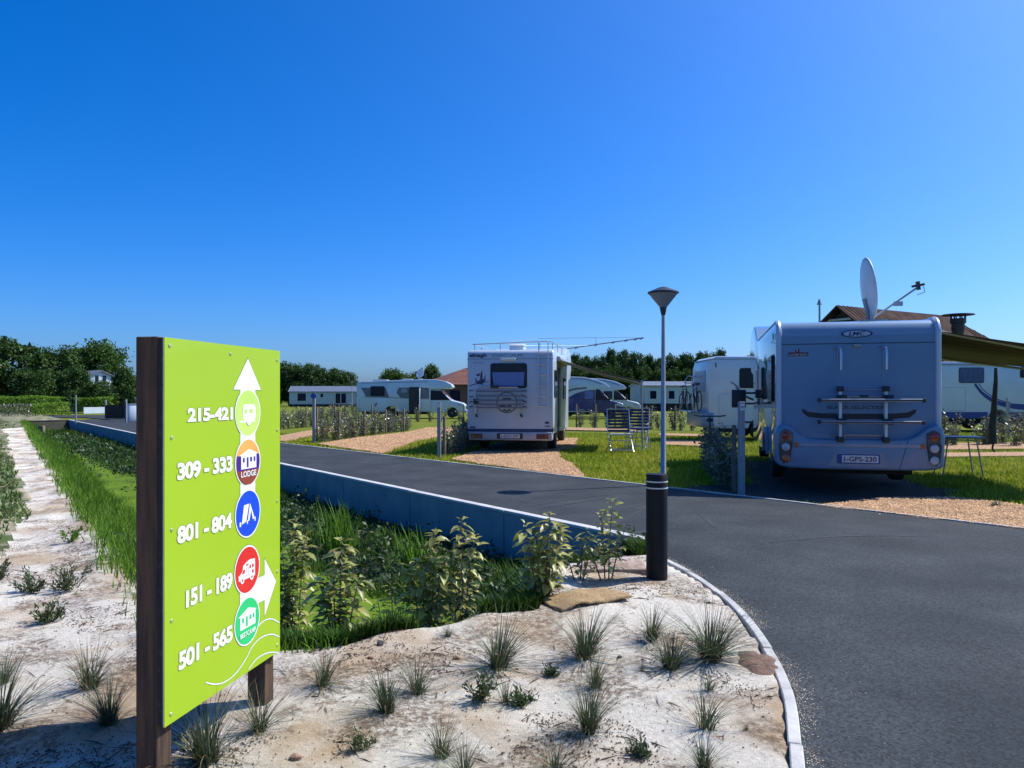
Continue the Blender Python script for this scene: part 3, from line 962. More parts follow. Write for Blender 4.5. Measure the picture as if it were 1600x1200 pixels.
# three waving white lines in the lower corner
def ribbon(pts_px, w, lev, m):
    P = [Vector(S(*p)) for p in pts_px]
    Q = []
    for i in range(len(P) - 1):
        p0, p1, p2, p3 = P[max(0, i - 1)], P[i], P[i + 1], P[min(len(P) - 1, i + 2)]
        for j in range(6):
            f = j / 6
            Q.append(0.5 * ((2 * p1) + (p2 - p0) * f + (2 * p0 - 5 * p1 + 4 * p2 - p3) * f * f + (3 * p1 - 3 * p2 + p3 - p0) * f ** 3))
    Q.append(P[-1])
    b = B(); fr = SF(0.0006 + 0.0007 * lev)
    L_, R_ = [], []
    for i, q in enumerate(Q):
        d = (Q[min(i + 1, len(Q) - 1)] - Q[max(0, i - 1)]).normalized()
        nn = Vector((-d.y, d.x)) * w
        L_.append(q + nn); R_.append(q - nn)
    n = len(Q)
    b.add([fr(*p) for p in L_ + R_], [(i, i + 1, n + i + 1, n + i) for i in range(n - 1)])
    b.build('wave_line', m, sign, smooth=False)
waves = [[(321, 1066), (334, 1069), (350, 1066), (368, 1052), (384, 1029), (394, 1010), (408, 996), (424, 991), (436, 995)],
         [(401, 980), (412, 970), (424, 967), (436, 973)],
         [(388, 1046), (400, 1030), (415, 1021), (428, 1019), (436, 1021)]]
for wv in waves:
    ribbon(wv, 0.0040, 0, SGREY); ribbon(wv, 0.0026, 1, SWHITE)
for px, py in ((265, 540), (360, 553), (433, 563), (268, 684), (433, 672), (268, 828), (433, 783), (268, 970), (433, 893), (267, 1116), (433, 1008)):
    c = S(px, py)
    b = B(); f0 = SF(0)
    ctr = f0(*c)
    vs, n = [], 12
    for rr, h in ((0.0075, 0.0008), (0.006, 0.003), (0.002, 0.004)):
        vs += [ctr + AD * rr * math.cos(2 * math.pi * i / n) + Vector((0, 0, rr * math.sin(2 * math.pi * i / n))) + AN * h for i in range(n)]
    b.add(vs, [(k * n + i, k * n + (i + 1) % n, (k + 1) * n + (i + 1) % n, (k + 1) * n + i) for k in range(2) for i in range(n)] + [tuple(range(2 * n, 3 * n))])
    b.build('screw', mat('screw_head', (0.55, 0.60, 0.35), 0.35, metal=0.5), sign)

# ---------------------------------------------------------------- lamp, bollard, number posts
DIFF = mat('lamp_diffuser', (0.42, 0.45, 0.50), 0.25, (0.36, 0.39, 0.44), trans=0.3)
def street_lamp(loc, label, s=1.0):
    t = thing('street_lamp', label, 'street lamp', loc)
    b = B(); b.lathe([(0.055, -0.1), (0.055, 0.12), (0.048, 0.13), (0.028, 2.86)], 16); b.build('pole', mat('galvanised_pole', (0.34, 0.36, 0.38), 0.5, (0.29, 0.31, 0.33), metal=0.2), t)
    b = B(); b.lathe([(0.030, 2.80), (0.042, 2.84), (0.060, 2.93), (0.058, 2.935)], 20); b.build('collar', DARK, t)
    b = B(); b.lathe([(0.056, 2.93), (0.235, 3.155), (0.232, 3.16)], 32); b.build('diffuser', DIFF, t)
    b = B(); b.lathe([(0.236, 3.158), (0.258, 3.163), (0.255, 3.185), (0.10, 3.25), (0.05, 3.268), (0.01, 3.272)], 32); b.build('cap', DARK, t)
    return t
lamp = street_lamp((2.505, 12.72, 0), 'tall slim street lamp with dark conical head on the grass across the road')
l2 = dup(lamp, (X(598.5, 80) - 4.0 + 4.0, 80, -0.05), 0, 'small far street lamp in front of the pale mobile home')
l2.location = (X(550, 84), 84, -0.05)

t = thing('road_bollard', 'black round bollard with two thin white bands beside the sandy verge', 'bollard', (1.15, 6.10, -0.01))
b = B(); b.lathe([(0.084, -0.2), (0.084, 0.70), (0.0845, 0.70), (0.0845, 0.835), (0.078, 0.848), (0.02, 0.852)], 28); b.build('shaft', mat('bollard_black', (0.006, 0.006, 0.008), 0.6, (0.010, 0.010, 0.012), scale=8, spec=0.25), t)
for z in (0.735, 0.785):
    b = B(); b.lathe([(0.083, z), (0.0865, z), (0.0865, z + 0.010), (0.083, z + 0.010)], 28); b.build('reflective_band', mat('band_white', (0.62, 0.62, 0.60), 0.4), t)

POSTG = mat('grey_post_wood', (0.30, 0.31, 0.32), 0.7, (0.22, 0.23, 0.24), scale=6, stretch=(5, 5, 0.7), bump=0.2)
NUMP = mat('number_plate', (0.72, 0.73, 0.75), 0.4)
def number_post(loc, label, h, num=None, w=0.045, plate=True, blue=False, rz=0.0):
    t = thing('pitch_number_post', label, 'post', loc, rz, 'number posts of the camping pitches')
    b = B(); b.box(-w, w, -w, w, -0.2, h); b.build('post', POSTG, t, bevel=0.006, seg=1)
    if blue:
        b = B(); b.lathe([(0.09, -0.006), (0.095, 0), (0.09, 0.006)], 20, (0, -w - 0.012, h - 0.02), 'y'); b.build('disc', mat('blue_disc', (0.02, 0.07, 0.36), 0.4), t)
    elif plate:
        b = B(); b.box(-0.035, 0.035, -w - 0.006, -w - 0.001, h - 0.13, h - 0.03); p = b.build('plate', NUMP, t, smooth=False)
        if num:
            bb = B(); add_text(bb, num, lambda a, z: (a, -w - 0.0075, z), (-0.026, h - 0.10, 0.026, h - 0.06), bold=0.02); bb.build('number', BLACKD, p, smooth=False)
    return t
number_post((3.50, 11.72, 0), 'square grey pitch post with a white 161 plate near the large satellite dish', 1.375, '161')
number_post((X(686, 18.7), 18.7, 0), 'square grey pitch post left of the motorhome with rear ladder', 1.32, None)
number_post((X(490.5, 24.9), 24.9, 0), 'grey pitch post with blue disc at the left corner of an orange gravel pitch', 1.50, None, blue=True)
number_post((X(165, 52), 52, 0), 'pale little pitch post on the grass below the low white wall', 1.25, None)
number_post((X(197, 44), 44, 0), 'pale little pitch post just left of the white electricity cabinet', 1.3, None)
number_post((X(213, 50), 50, 0), 'pale little pitch post just behind the white electricity cabinet', 1.4, None)
number_post((X(1575, 27), 27, 0), 'slim grey pitch post right of the green awning pole', 1.42, None)

def wood_post(loc, label, h, group=None, r=0.04):
    t = B(); t.lathe([(r, -0.15), (r * 0.97, h - 0.02), (r * 0.6, h)], 9)
    o = t.build('wooden_post', WOODP, None)
    o.location = loc
    return tag(o, label, 'post', group)
wood_post((X(694.5, 19.3), 19.3, 0), 'round wooden post beside the grey pitch post left of the ladder motorhome', 0.95)
wood_post((X(1147, 12.3), 12.3, 0), 'dark round wooden post at the near end of the shaded hedge', 1.0)
wood_post((X(495, 25.3), 25.3, 0), 'tall round wooden post beside the blue disc pitch post', 1.12)

# far left roadside pieces
t = thing('electricity_cabinet', 'white electricity cabinet at the far roadside left of the sign', 'cabinet', (X(207.5, 46), 46, 0), R(48))
b = B(); b.box(-0.32, 0.32, -0.2, 0.2, 0.0, 0.98); b.build('body', WHITE, t, bevel=0.02)
b = B(); b.box(-0.36, 0.36, -0.24, 0.24, 0.981, 1.03); b.build('lid', GREYPL, t, bevel=0.01)
b = B(); b.box(-0.27, 0.27, -0.215, -0.202, 0.08, 0.92); b.build('door', WHITE, t, bevel=0.008)
t = thing('refuse_bin', 'dark brown wooden refuse enclosure at the far roadside', 'bin', (X(184, 50), 50, 0), R(6))
for i in range(9):
    pass
b = B()
for i in range(9): b.box(-0.62 + i * 0.14, -0.49 + i * 0.14, -0.4, -0.36, 0.04, 0.92 + 0.02 * (i % 2))
b.build('slatted_front', mat('brown_boards', (0.06, 0.035, 0.025), 0.8, (0.035, 0.022, 0.018), scale=8), t, smooth=False)
b = B(); b.box(-0.6, -0.56, -0.35, 0.4, 0.04, 0.92); b.box(0.58, 0.62, -0.35, 0.4, 0.04, 0.92); b.box(-0.55, 0.57, 0.36, 0.4, 0.04, 0.92); b.build('side_panels', _mats['brown_boards'], t, smooth=False)
t = B(); t.lathe([(0.045, -0.1), (0.04, 1.52), (0.02, 1.54)], 10); o = t.build('marker_pole', GREYM); o.location = (X(118.5, 43.5), 43.5, 0)
tag(o, 'thin grey pole standing at the far end of the ditch wall', 'pole')
b = B(); b.box(-0.12, 0.12, -0.1, 0.1, -0.6, 0.2); o = b.build('ditch_stake', WOODP, bevel=0.02); o.location = (X(65, 36), 36, -0.1)
tag(o, 'short pale stump at the far sandy edge of the ditch', 'post')
b = B(); b.prism([(0, 0), (7.0, 1.6), (6.95, 1.85), (-0.05, 0.25)], 0, 0.55, 'z'); o = b.build('garden_wall', WHITE, smooth=False); o.location = (X(131, 66), 66, 0); o.rotation_euler = (0, 0, R(38)); o.scale = (0.60, 1, 1)
tag(o, 'low white garden wall below the clipped hedge at far left', 'wall')

# ---------------------------------------------------------------- slab, mat, rock
b = B()
b.prism([(-0.44, -0.17), (0.40, -0.21), (0.46, 0.17), (0.05, 0.22), (-0.36, 0.16)], -0.09, 0.03, 'z')
o = b.build('stone_slab', mat('slab_stone', (0.40, 0.30, 0.24), 0.9, (0.22, 0.16, 0.12), scale=9, detail=8, bump=0.8, bscale=22), bevel=0.02)
o.location = (0.84, 6.46, 0.02); o.rotation_euler = (R(3), 0, R(4)); o.scale = (0.66, 0.8, 0.8)
tag(o, 'flat weathered reddish slab lying at the end of the ditch behind the bollard', 'slab')
def coir():
    n, k = 26, 14
    r = random.Random(3)
    V, Fq = [], []
    cs = [(-0.18, -0.16), (0.50, 0.10), (0.40, 0.46), (-0.30, 0.34)]
    for i in range(n):
        for j in range(k):
            u, v = i / (n - 1), j / (k - 1)
            x = (1 - v) * ((1 - u) * cs[0][0] + u * cs[1][0]) + v * ((1 - u) * cs[3][0] + u * cs[2][0])
            y = (1 - v) * ((1 - u) * cs[0][1] + u * cs[1][1]) + v * ((1 - u) * cs[3][1] + u * cs[2][1])
            z = 0.016 + 0.016 * noise.noise((x * 5, y * 5, 2)) + (0.02 * (1 - v) * abs(math.sin(u * 5)))
            if j == 0 or j == k - 1 or i == 0 or i == n - 1:
                x += r.uniform(-0.006, 0.006); y += r.uniform(-0.006, 0.006)
            ca, sa = math.cos(R(8)) * 0.8, math.sin(R(8)) * 0.8
            x, y = x * ca - y * sa, x * sa + y * ca
            V.append((x, y, z + max(ground_z(0.46 + x, 5.28 + y)[0], -0.03)))
    for i in range(n - 1):
        for j in range(k - 1):
            a = i * k + j
            Fq.append((a, a + k, a + k + 1, a + 1))
    b = B(); b.add(V, Fq)
    o = b.build('coir_mat', mat('coir', (0.46, 0.32, 0.16), 0.95, (0.30, 0.19, 0.09), scale=55, detail=6, bump=0.8, bscale=120), None)
    m = o.modifiers.new('thick', 'SOLIDIFY'); m.thickness = 0.014; m.offset = -1
    return o
o = coir(); o.location = (0.46, 5.28, 0.0)
tag(o, 'rectangular brown coir mat lying on the sand in front of the bollard', 'mat')
def rock(loc, s, seed, label, m):
    bm = bmesh.new(); bmesh.ops.create_icosphere(bm, subdivisions=2, radius=1)
    for v in bm.verts:
        v.co *= 1 + 0.35 * noise.noise(v.co * 1.3 + Vector((seed, 0, 0)))
        v.co = Vector((v.co.x * s, v.co.y * s * 0.8, v.co.z * s * 0.6))
    me = bpy.data.meshes.new('rock'); bm.to_mesh(me); bm.free()
    o = bpy.data.objects.new('rock', me); me.materials.append(m); COL.objects.link(o)
    x, y = loc
    o.location = (x, y, ground_z(x, y)[0] + s * 0.3)
    return tag(o, label, 'rock')
ROCKD = mat('dark_stone', (0.045, 0.042, 0.04), 0.85, (0.08, 0.07, 0.065), scale=20)
ROCKT = mat('tan_stone', (0.34, 0.22, 0.14), 0.9, (0.22, 0.13, 0.08), scale=20)
rock(G(594, 1015), 0.021, 1, 'small dark stone alone on the pale sand right of the sign', ROCKD)
rock(G(714, 1031), 0.022, 2, 'small tan stone beside a grass tuft in the middle of the sand', ROCKT)
rock(G(580, 1031), 0.018, 3, 'small tan clod below the lone dark stone', ROCKT)
rock(G(462, 1186), 0.026, 4, 'reddish brown clod on the sand near the bottom edge right of the sign', ROCKT)
rock(G(968, 1033), 0.014, 5, 'tiny dark pebble between the upright grass tufts', ROCKD)
t = B()
n = 40
top = []
for i in range(n):
    a = 2 * math.pi * i / n
    r_ = 0.14 * (1 + 0.32 * noise.noise((math.cos(a) * 1.5, math.sin(a) * 1.5, 2)) + 0.16 * noise.noise((math.cos(a) * 5, math.sin(a) * 5, 2)))
    top.append((r_ * math.cos(a) * 0.75, r_ * math.sin(a) * 1.3))
vs = [(x, y, -0.006) for x, y in top] + [(x * 0.8, y * 0.8, 0.008 + 0.006 * noise.noise((x * 20, y * 20, 0))) for x, y in top] + [(x * 0.4, y * 0.4, 0.016 + 0.006 * noise.noise((x * 30, y * 30, 0))) for x, y in top] + [(0, 0, 0.016)]
t.add(vs, [(k * n + i, k * n + (i + 1) % n, (k + 1) * n + (i + 1) % n, (k + 1) * n + i) for k in range(2) for i in range(n)] + [(2 * n + i, 2 * n + (i + 1) % n, 3 * n) for i in range(n)])
o = t.build('soil_heap', mat('brown_soil', (0.22, 0.135, 0.095), 0.95, (0.14, 0.082, 0.058), scale=30, detail=8, bump=0.6, bscale=90))
o.location = (1.345, 4.17, 0.008)
tag(o, 'flat heap of brown soil spilling over the white kerb', 'soil')
def bark_roll():
    b = B()
    b.tube([(-0.34, 0.06, 0.02), (-0.2, 0.0, 0.035), (-0.12, -0.02, 0.06), (-0.05, -0.015, 0.045), (0.12, 0.01, 0.03), (0.28, 0.05, 0.02)], 0.034, 9)
    o = b.build('bark_roll', mat('bark_roll', (0.13, 0.075, 0.05), 0.9, (0.07, 0.04, 0.03), scale=12, bump=0.7, bscale=25))
    x, y = G(478, 984)
    o.location = (x, y + 0.03, ground_z(x, y)[0])
    tag(o, 'rough brown roll of bark along the ditch edge behind the sign', 'log')
bark_roll()
# ---------------------------------------------------------------- motorhomes (x right, y forward, z up, origin under the rear face)
def arch_bottom(y0, y1, zb, arches):
    out = [(y0, zb)]
    for yc, r in arches:
        out += [(yc - r * math.cos(R(180 * i / 12)), zb + (r * math.sin(R(180 * i / 12))) * 0.9) for i in range(13)]
    return out + [(y1, zb)]
def wheel(t, x, y, r=0.33, w=0.21, side=1):
    b = B()
    b.lathe([(r * 0.62, -w / 2), (r * 0.93, -w / 2), (r, -w / 2 + 0.03), (r, w / 2 - 0.03), (r * 0.93, w / 2), (r * 0.62, w / 2)], 28, (x, y, r), 'x')
    wo = b.build('wheel', RUBBER, t)
    b = B()
    xo = x + side * (w / 2)
    b.lathe([(r * 0.62, xo - side * 0.06), (r * 0.60, xo - side * 0.01), (r * 0.50, xo - side * 0.03), (r * 0.18, xo - side * 0.015), (r * 0.14, xo + side * 0.012), (0.01, xo + side * 0.014)], 24, (0, y, r), 'x')
    b.build('rim', GREYM, wo)
def window(t, W, y0, y1, z0, z1, side=1, m=None, frame=True, name='window', rad=0.06, proud=0.022):
    x = side * W / 2
    b = B()
    b.prism(rrect(y0, y1, z0, z1, rad), x + side * 0.001, x + side * proud, 'x')
    o = b.build(name, m or GLASSD, t, bevel=0.005, seg=1)
    if frame:
        b = B(); e = 0.022
        outer, inner = rrect(y0 - e, y1 + e, z0 - e, z1 + e, rad + e), rrect(y0, y1, z0, z1, rad)
        n = len(outer); xx = x + side * 0.012
        b.add([(xx, p[0], p[1]) for p in outer] + [(xx, p[0], p[1]) for p in inner] + [(x, p[0], p[1]) for p in outer],
              [(i, (i + 1) % n, n + (i + 1) % n, n + i) for i in range(n)] + [(i, (i + 1) % n, 2 * n + (i + 1) % n, 2 * n + i) for i in range(n)])
        b.build('frame', DARK, o)
    return o
def side_decal(t, W, poly, m, name='stripe', side=1, off=0.004):
    b = B(); b.prism(poly, side * (W / 2 + 0.0005), side * (W / 2 + off), 'x')
    return b.build(name, m, t, smooth=False)
def outline(t, W, y0, y1, z0, z1, side=1, w=0.012, name='locker_door', m=None, rad=0.06):
    """flap in the side: a raised panel edge drawn by a dark seal"""
    b = B(); o, i = rrect(y0, y1, z0, z1, rad), rrect(y0 + w, y1 - w, z0 + w, z1 - w, rad - w * 0.5)
    n = len(o); xx = side * (W / 2 + 0.003)
    b.add([(xx, *p) for p in o] + [(xx, *p) for p in i], [(k, (k + 1) % n, n + (k + 1) % n, n + k) for k in range(n)])
    return b.build(name, m or GREYPL, t, smooth=False)
def curve_band(pts, w0, w1):
    P = [Vector(p) for p in pts]; Q = []
    for i in range(len(P) - 1):
        p0, p1, p2, p3 = P[max(0, i - 1)], P[i], P[i + 1], P[min(len(P) - 1, i + 2)]
        for j in range(5):
            f = j / 5
            Q.append(0.5 * ((2 * p1) + (p2 - p0) * f + (2 * p0 - 5 * p1 + 4 * p2 - p3) * f * f + (3 * p1 - 3 * p2 + p3 - p0) * f ** 3))
    Q.append(P[-1]); A, C = [], []
    for i, q in enumerate(Q):
        d = (Q[min(i + 1, len(Q) - 1)] - Q[max(0, i - 1)]).normalized(); nn = Vector((-d.y, d.x)) * (w0 + (w1 - w0) * i / len(Q))
        A.append(tuple(q + nn)); C.append(tuple(q - nn))
    return A + C[::-1]
def dish(t, base, centre, n, r, arm_len, name='satellite_dish'):
    """dish on a roof mast with its feed arm; n = direction it faces (local)"""
    n = Vector(n).normalized(); centre = Vector(centre)
    u = n.cross(Vector((0, 0, 1))).normalized(); w = u.cross(n).normalized()
    vs, K, M = [], 7, 28
    for i in range(K + 1):
        f = i / K
        for j in range(M):
            a = 2 * math.pi * j / M
            vs.append(centre + (u * math.cos(a) * 0.93 + w * math.sin(a)) * r * f - n * (0.12 * r * (1 - f * f)))
    b = B(); b.add(vs, [(i * M + j, i * M + (j + 1) % M, (i + 1) * M + (j + 1) % M, (i + 1) * M + j) for i in range(K) for j in range(M)])
    d = b.build(name, mat('dish_paint', (0.70, 0.72, 0.75), 0.4), t)
    md = d.modifiers.new('thick', 'SOLIDIFY'); md.thickness = 0.015
    low = centre - w * r * 0.97
    b = B()
    b.tube([base, low - n * 0.05, centre - w * r * 0.3 - n * 0.16 * r], 0.03, 8)
    b.box(base[0] - 0.22, base[0] + 0.22, base[1] - 0.16, base[1] + 0.16, base[2] - 0.02, base[2] + 0.06)
    b.build('mount', GREYPL, d)
    end = low + n * arm_len + w * arm_len * 0.55
    b = B(); b.tube([low, low + (end - low) * 0.97], 0.016, 8)
    mid = low + (end - low) * 0.56 - w * 0.04
    b.box(-0.07, 0.07, -0.02, 0.02, -0.045, 0.03, Matrix.Rotation(math.atan2(n.y, n.x), 3, 'Z'), mid)
    b.build('feed_arm', GREYM, d)
    b = B()
    b.tube([end - w * 0.05, end + w * 0.09], 0.035, 10); b.tube([end - n * 0.10 + w * 0.02, end + n * 0.10 + w * 0.03], 0.02, 8); b.tube([end + n * .08, end + n * 0.09 - w * 0.1, end - n * 0.03 - w * 0.13], 0.006, 6)
    b.build('feed_horn', DARK, d)
    return d
def cab(t, W, y0, front, zr, mbody, arches, name='cab', zb=0.36, screen=WSCREEN):
    """van cab: front = y of the nose"""
    hood = front - 0.95
    prof = arch_bottom(y0, front - 0.05, zb, arches) + [(front, 0.55), (front - 0.02, 0.86), (front - 0.22, 1.02), (hood, 1.20), (hood - 0.82, zr), (y0, zr)]
    b = B(); b.prism(prof, -W / 2, W / 2, 'x')
    c = b.build(name, mbody, t, bevel=0.05, seg=3)
    # windscreen lies on the slope
    a, d = Vector((hood - 0.05, 1.23)), Vector((hood - 0.78, zr - 0.03))
    nn = Vector(((a - d).y * -1, (a - d).x)).normalized()
    if nn.y < 0: nn = -nn
    b = B(); o0, o1 = nn * 0.004, nn * 0.012
    P = [(-W / 2 + 0.09, a), (W / 2 - 0.09, a), (W / 2 - 0.13, d), (-W / 2 + 0.13, d)]
    b.add([(x, (p + o0).x, (p + o0).y) for x, p in P] + [(x, (p + o1).x, (p + o1).y) for x, p in P], [(3, 2, 1, 0), (4, 5, 6, 7), (0, 1, 5, 4), (1, 2, 6, 5), (2, 3, 7, 6), (3, 0, 4, 7)])
    b.build('windscreen', screen, c, smooth=False)
    for sd in (-1, 1):
        xs = sd * W / 2
        b = B(); b.prism([(y0 + 0.12, 1.22), (hood - 0.16, 1.22), (hood - 0.75, zr - 0.10), (y0 + 0.12, zr - 0.08)], xs + sd * 0.001, xs + sd * 0.008, 'x')
        b.build('cab_window', GLASSD, c, smooth=False)
        b = B(); b.prism([(front - 0.62, 0.86), (front - 0.10, 0.74), (front - 0.08, 0.90), (front - 0.5, 1.04)], xs * 0.80, xs * 0.985 + sd * 0.03, 'x')
        b.build('headlight', CLEARL, c, bevel=0.02)
    b = B(); b.box(-W / 2 + 0.3, W / 2 - 0.3, front - 0.03, front + 0.012, 0.58, 0.80); b.build('grille', DARK, c, bevel=0.015)
    b = B(); b.box(-W / 2 - 0.01, W / 2 + 0.01, front - 0.16, front + 0.05, zb - 0.02, 0.53); b.build('front_bumper', BUMPER, c, bevel=0.04)
    return c
def mirror(t, W, y, z, side, reach=0.30, m=None):
    b = B(); x = side * W / 2
    b.tube([(x, y, z + 0.12), (x + side * reach * 0.7, y + 0.02, z + 0.12)], 0.028, 8)
    b.tube([(x, y, z - 0.13), (x + side * reach * 0.7, y + 0.02, z - 0.13)], 0.028, 8)
    b.box(min(x + side * reach * 0.55, x + side * reach * 1.15), max(x + side * reach * 0.55, x + side * reach * 1.15), y - 0.04, y + 0.10, z - 0.23, z + 0.20)
    return b.build('wing_mirror', m or DARK, t, bevel=0.035, seg=2)
def under(t, W, y0, y1, z0=0.18, z1=0.62):
    b = B(); b.box(-W / 2 + 0.32, W / 2 - 0.32, y0, y1, z0 + 0.06, z1)
    b.box(-W / 2 + 0.12, W / 2 - 0.12, y0 + 0.1, y1 - 0.2, z1 - 0.12, z1 - 0.001)
    return b.build('chassis', UNDER, t, smooth=False)
def rear_rect(b, x0, x1, z0, z1, y0, y1): return b.box(x0, x1, y0, y1, z0, z1)

# ---- the near motorhome with the satellite dish
W2 = 2.34
m2 = thing('motorhome', 'large white motorhome seen from behind with satellite dish, twin tail light clusters and GPS-230 plate', 'motorhome', (5.295, 11.8, 0), R(-14))
top = [(5.72, 0.42), (5.75, 1.93), (6.55, 2.02), (7.0, 2.30), (7.06, 2.55), (6.92, 2.82), (6.55, 3.0), (6.1, 3.06), (5.6, 3.05), (5.2, 2.95), (4.85, 2.76), (4.55, 2.66), (4.2, 2.63)] + [(0.24, 2.63)] + arc(0.24, 2.39, 0.24, 90, 180, 8)[1:] 
prof = arch_bottom(0.0, 5.72, 0.44, [(1.95, 0.40)])[:-1] + top
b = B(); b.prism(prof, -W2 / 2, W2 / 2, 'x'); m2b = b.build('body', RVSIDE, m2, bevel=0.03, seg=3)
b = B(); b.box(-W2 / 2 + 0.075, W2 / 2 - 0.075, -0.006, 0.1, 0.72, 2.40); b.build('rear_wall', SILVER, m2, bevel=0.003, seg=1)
# corner trims running up the rear corners and over the roof edge
for sd in (-1, 1):
    b = B()
    path = [(-0.004, 0.70), (-0.004, 2.39)] + [(0.24 - 0.248 * math.cos(R(a)), 2.39 + 0.248 * math.sin(R(a))) for a in range(10, 91, 10)] + [(4.2, 2.638)]
    b.tube([(sd * (W2 / 2 - 0.035), y, z) for y, z in path], 0.042, 8)
    b.build('corner_trim', SILVL, m2)
b = B(); b.box(-W2 / 2 + 0.08, W2 / 2 - 0.08, -0.0095, -0.0065, 2.265, 2.277); b.build('seam', DARK, m2, smooth=False)
b = B()
for sx in (-0.275, 0.375):
    b.box(sx - 0.006, sx + 0.006, -0.0085, -0.0062, 0.80, 2.2)
b.build('panel_joint', GREYPL, m2, smooth=False)
RF2 = lambda x, z: (x, -0.0195, z)
b = B(); b.prism(disc((0.0, 2.42), 0.225, 0.062, 36), -0.016, 0.06, 'y'); bd = b.build('badge', NAVY, m2)
b = B(); b.prism(disc((0.0, 2.42), 0.195, 0.046, 36), -0.0185, -0.0162, 'y'); b.build('badge_face', mat('badge_silver', (0.42, 0.46, 0.55), 0.3, metal=0.3), bd)
b = B(); add_text(b, 'LMC', RF2, (-0.115, 2.389, 0.115, 2.451), bold=0.03, shear=0.25); b.build('lettering', NAVY, bd, smooth=False)
STK = lambda x, z: (x, -0.0085, z)
b = B(); b.box(-1.00, -0.70, -0.0080, -0.0062, 2.085, 2.145); b.prism([(-0.89, 2.145), (-0.83, 2.145), (-0.825, 2.195), (-0.85, 2.20), (-0.895, 2.17)], -0.0080, -0.0062, 'y'); st_ = b.build('sticker', mat('sticker_dark', (0.10, 0.012, 0.03), 0.4), m2, smooth=False)
b = B(); add_text(b, 'Lambrecht', STK, (-0.985, 2.095, -0.715, 2.135), bold=0.02); add_text(b, 'CARAVANS', STK, (-0.97, 2.052, -0.73, 2.068), bold=0.01)
add_text(b, 'l', STK, (-0.865, 2.152, -0.855, 2.19), bold=0.02); b.build('lettering', mat('sticker_pale', (0.5, 0.42, 0.40), 0.5), st_, smooth=False)
b = B(); b.box(-0.06, 0.06, -0.06, -0.006, 2.215, 2.26); b.build('reversing_camera', GREYM, m2, bevel=0.012)
b = B(); add_text(b, 'BLACK SELECTION', lambda x, z: (x, -0.0075, z), (-0.42, 1.262, 0.44, 1.312), bold=0.035); b.build('lettering', mat('decal_grey', (0.06, 0.065, 0.10), 0.4), m2, smooth=False)
b = B(); b.prism([(-0.80, 1.26), (-0.76, 1.255), (-0.70, 1.215), (-0.5, 1.195), (0.0, 1.19), (0.5, 1.195), (0.72, 1.215), (0.80, 1.255), (0.84, 1.26), (0.82, 1.20), (0.74, 1.135), (0.55, 1.115), (0.0, 1.105), (-0.5, 1.115), (-0.70, 1.135), (-0.78, 1.20)], -0.0085, -0.0062, 'y'); b.build('swoosh', BLACKD, m2, smooth=False)
# bicycle carrier
rack = B()
for sx in (-0.255, 0.385):
    rack.tube([(sx - 0.06, -0.01, 2.20), (sx - 0.02, -0.07, 2.215), (sx + 0.005, -0.12, 2.19), (sx + 0.012, -0.14, 2.10), (sx + 0.012, -0.13, 1.86)], 0.017, 8)
rk2 = rack.build('bike_carrier', ALU, m2)
b = B()
for sx in (-0.255, 0.385):
    b = B(); b.box(sx - 0.022, sx + 0.022, -0.16, -0.11, 0.80, 1.56); b.build('upright', ALU, rk2, bevel=0.006, seg=1)
for z, dep in ((1.40, -0.44), (1.075, -0.40)):
    b = B(); b.box(-0.58, 0.80, dep - 0.08, dep + 0.02, z - 0.022, z + 0.02)
    r_ = b.build('rail', GREYM, rk2, bevel=0.006, seg=1)
    for xe in (-0.62, 0.801):
        b = B(); b.box(xe, xe + 0.039, dep - 0.09, dep + 0.03, z - 0.032, z + 0.028); b.build('end_cap', DARK, r_, bevel=0.006, seg=1)
    b = B(); b.box(-0.575, 0.795, dep - 0.084, dep - 0.0805, z - 0.012, z + 0.004); b.build('rail_groove', DARK, r_, smooth=False)
b = B()
for xa, xb, yy, zz, rr in ((-0.26, 0.39, -0.13, 1.56, 0.008), (-0.26, 0.39, -0.13, 1.455, 0.014), (-0.36, 0.39, -0.10, 0.865, 0.018)):
    b = B(); b.tube([(xa, yy, zz), (xb, yy, zz)], rr, 8); b.build('cross_bar', GREYM, rk2)
b = B()
for sx in (-0.255, 0.385):
    for z in (1.57, 1.44, 1.08, 0.80):
        b = B(); b.box(sx - 0.045, sx + 0.045, -0.20 if z not in (1.44, 1.08) else -0.45, -0.06, z - 0.04, z + 0.04); b.build('clamp', DARK, rk2, bevel=0.012)
b = B(); b.box(0.02, 0.14, -0.16, -0.10, 1.445, 1.475); b.build('catch', DARK, rk2, bevel=0.008)
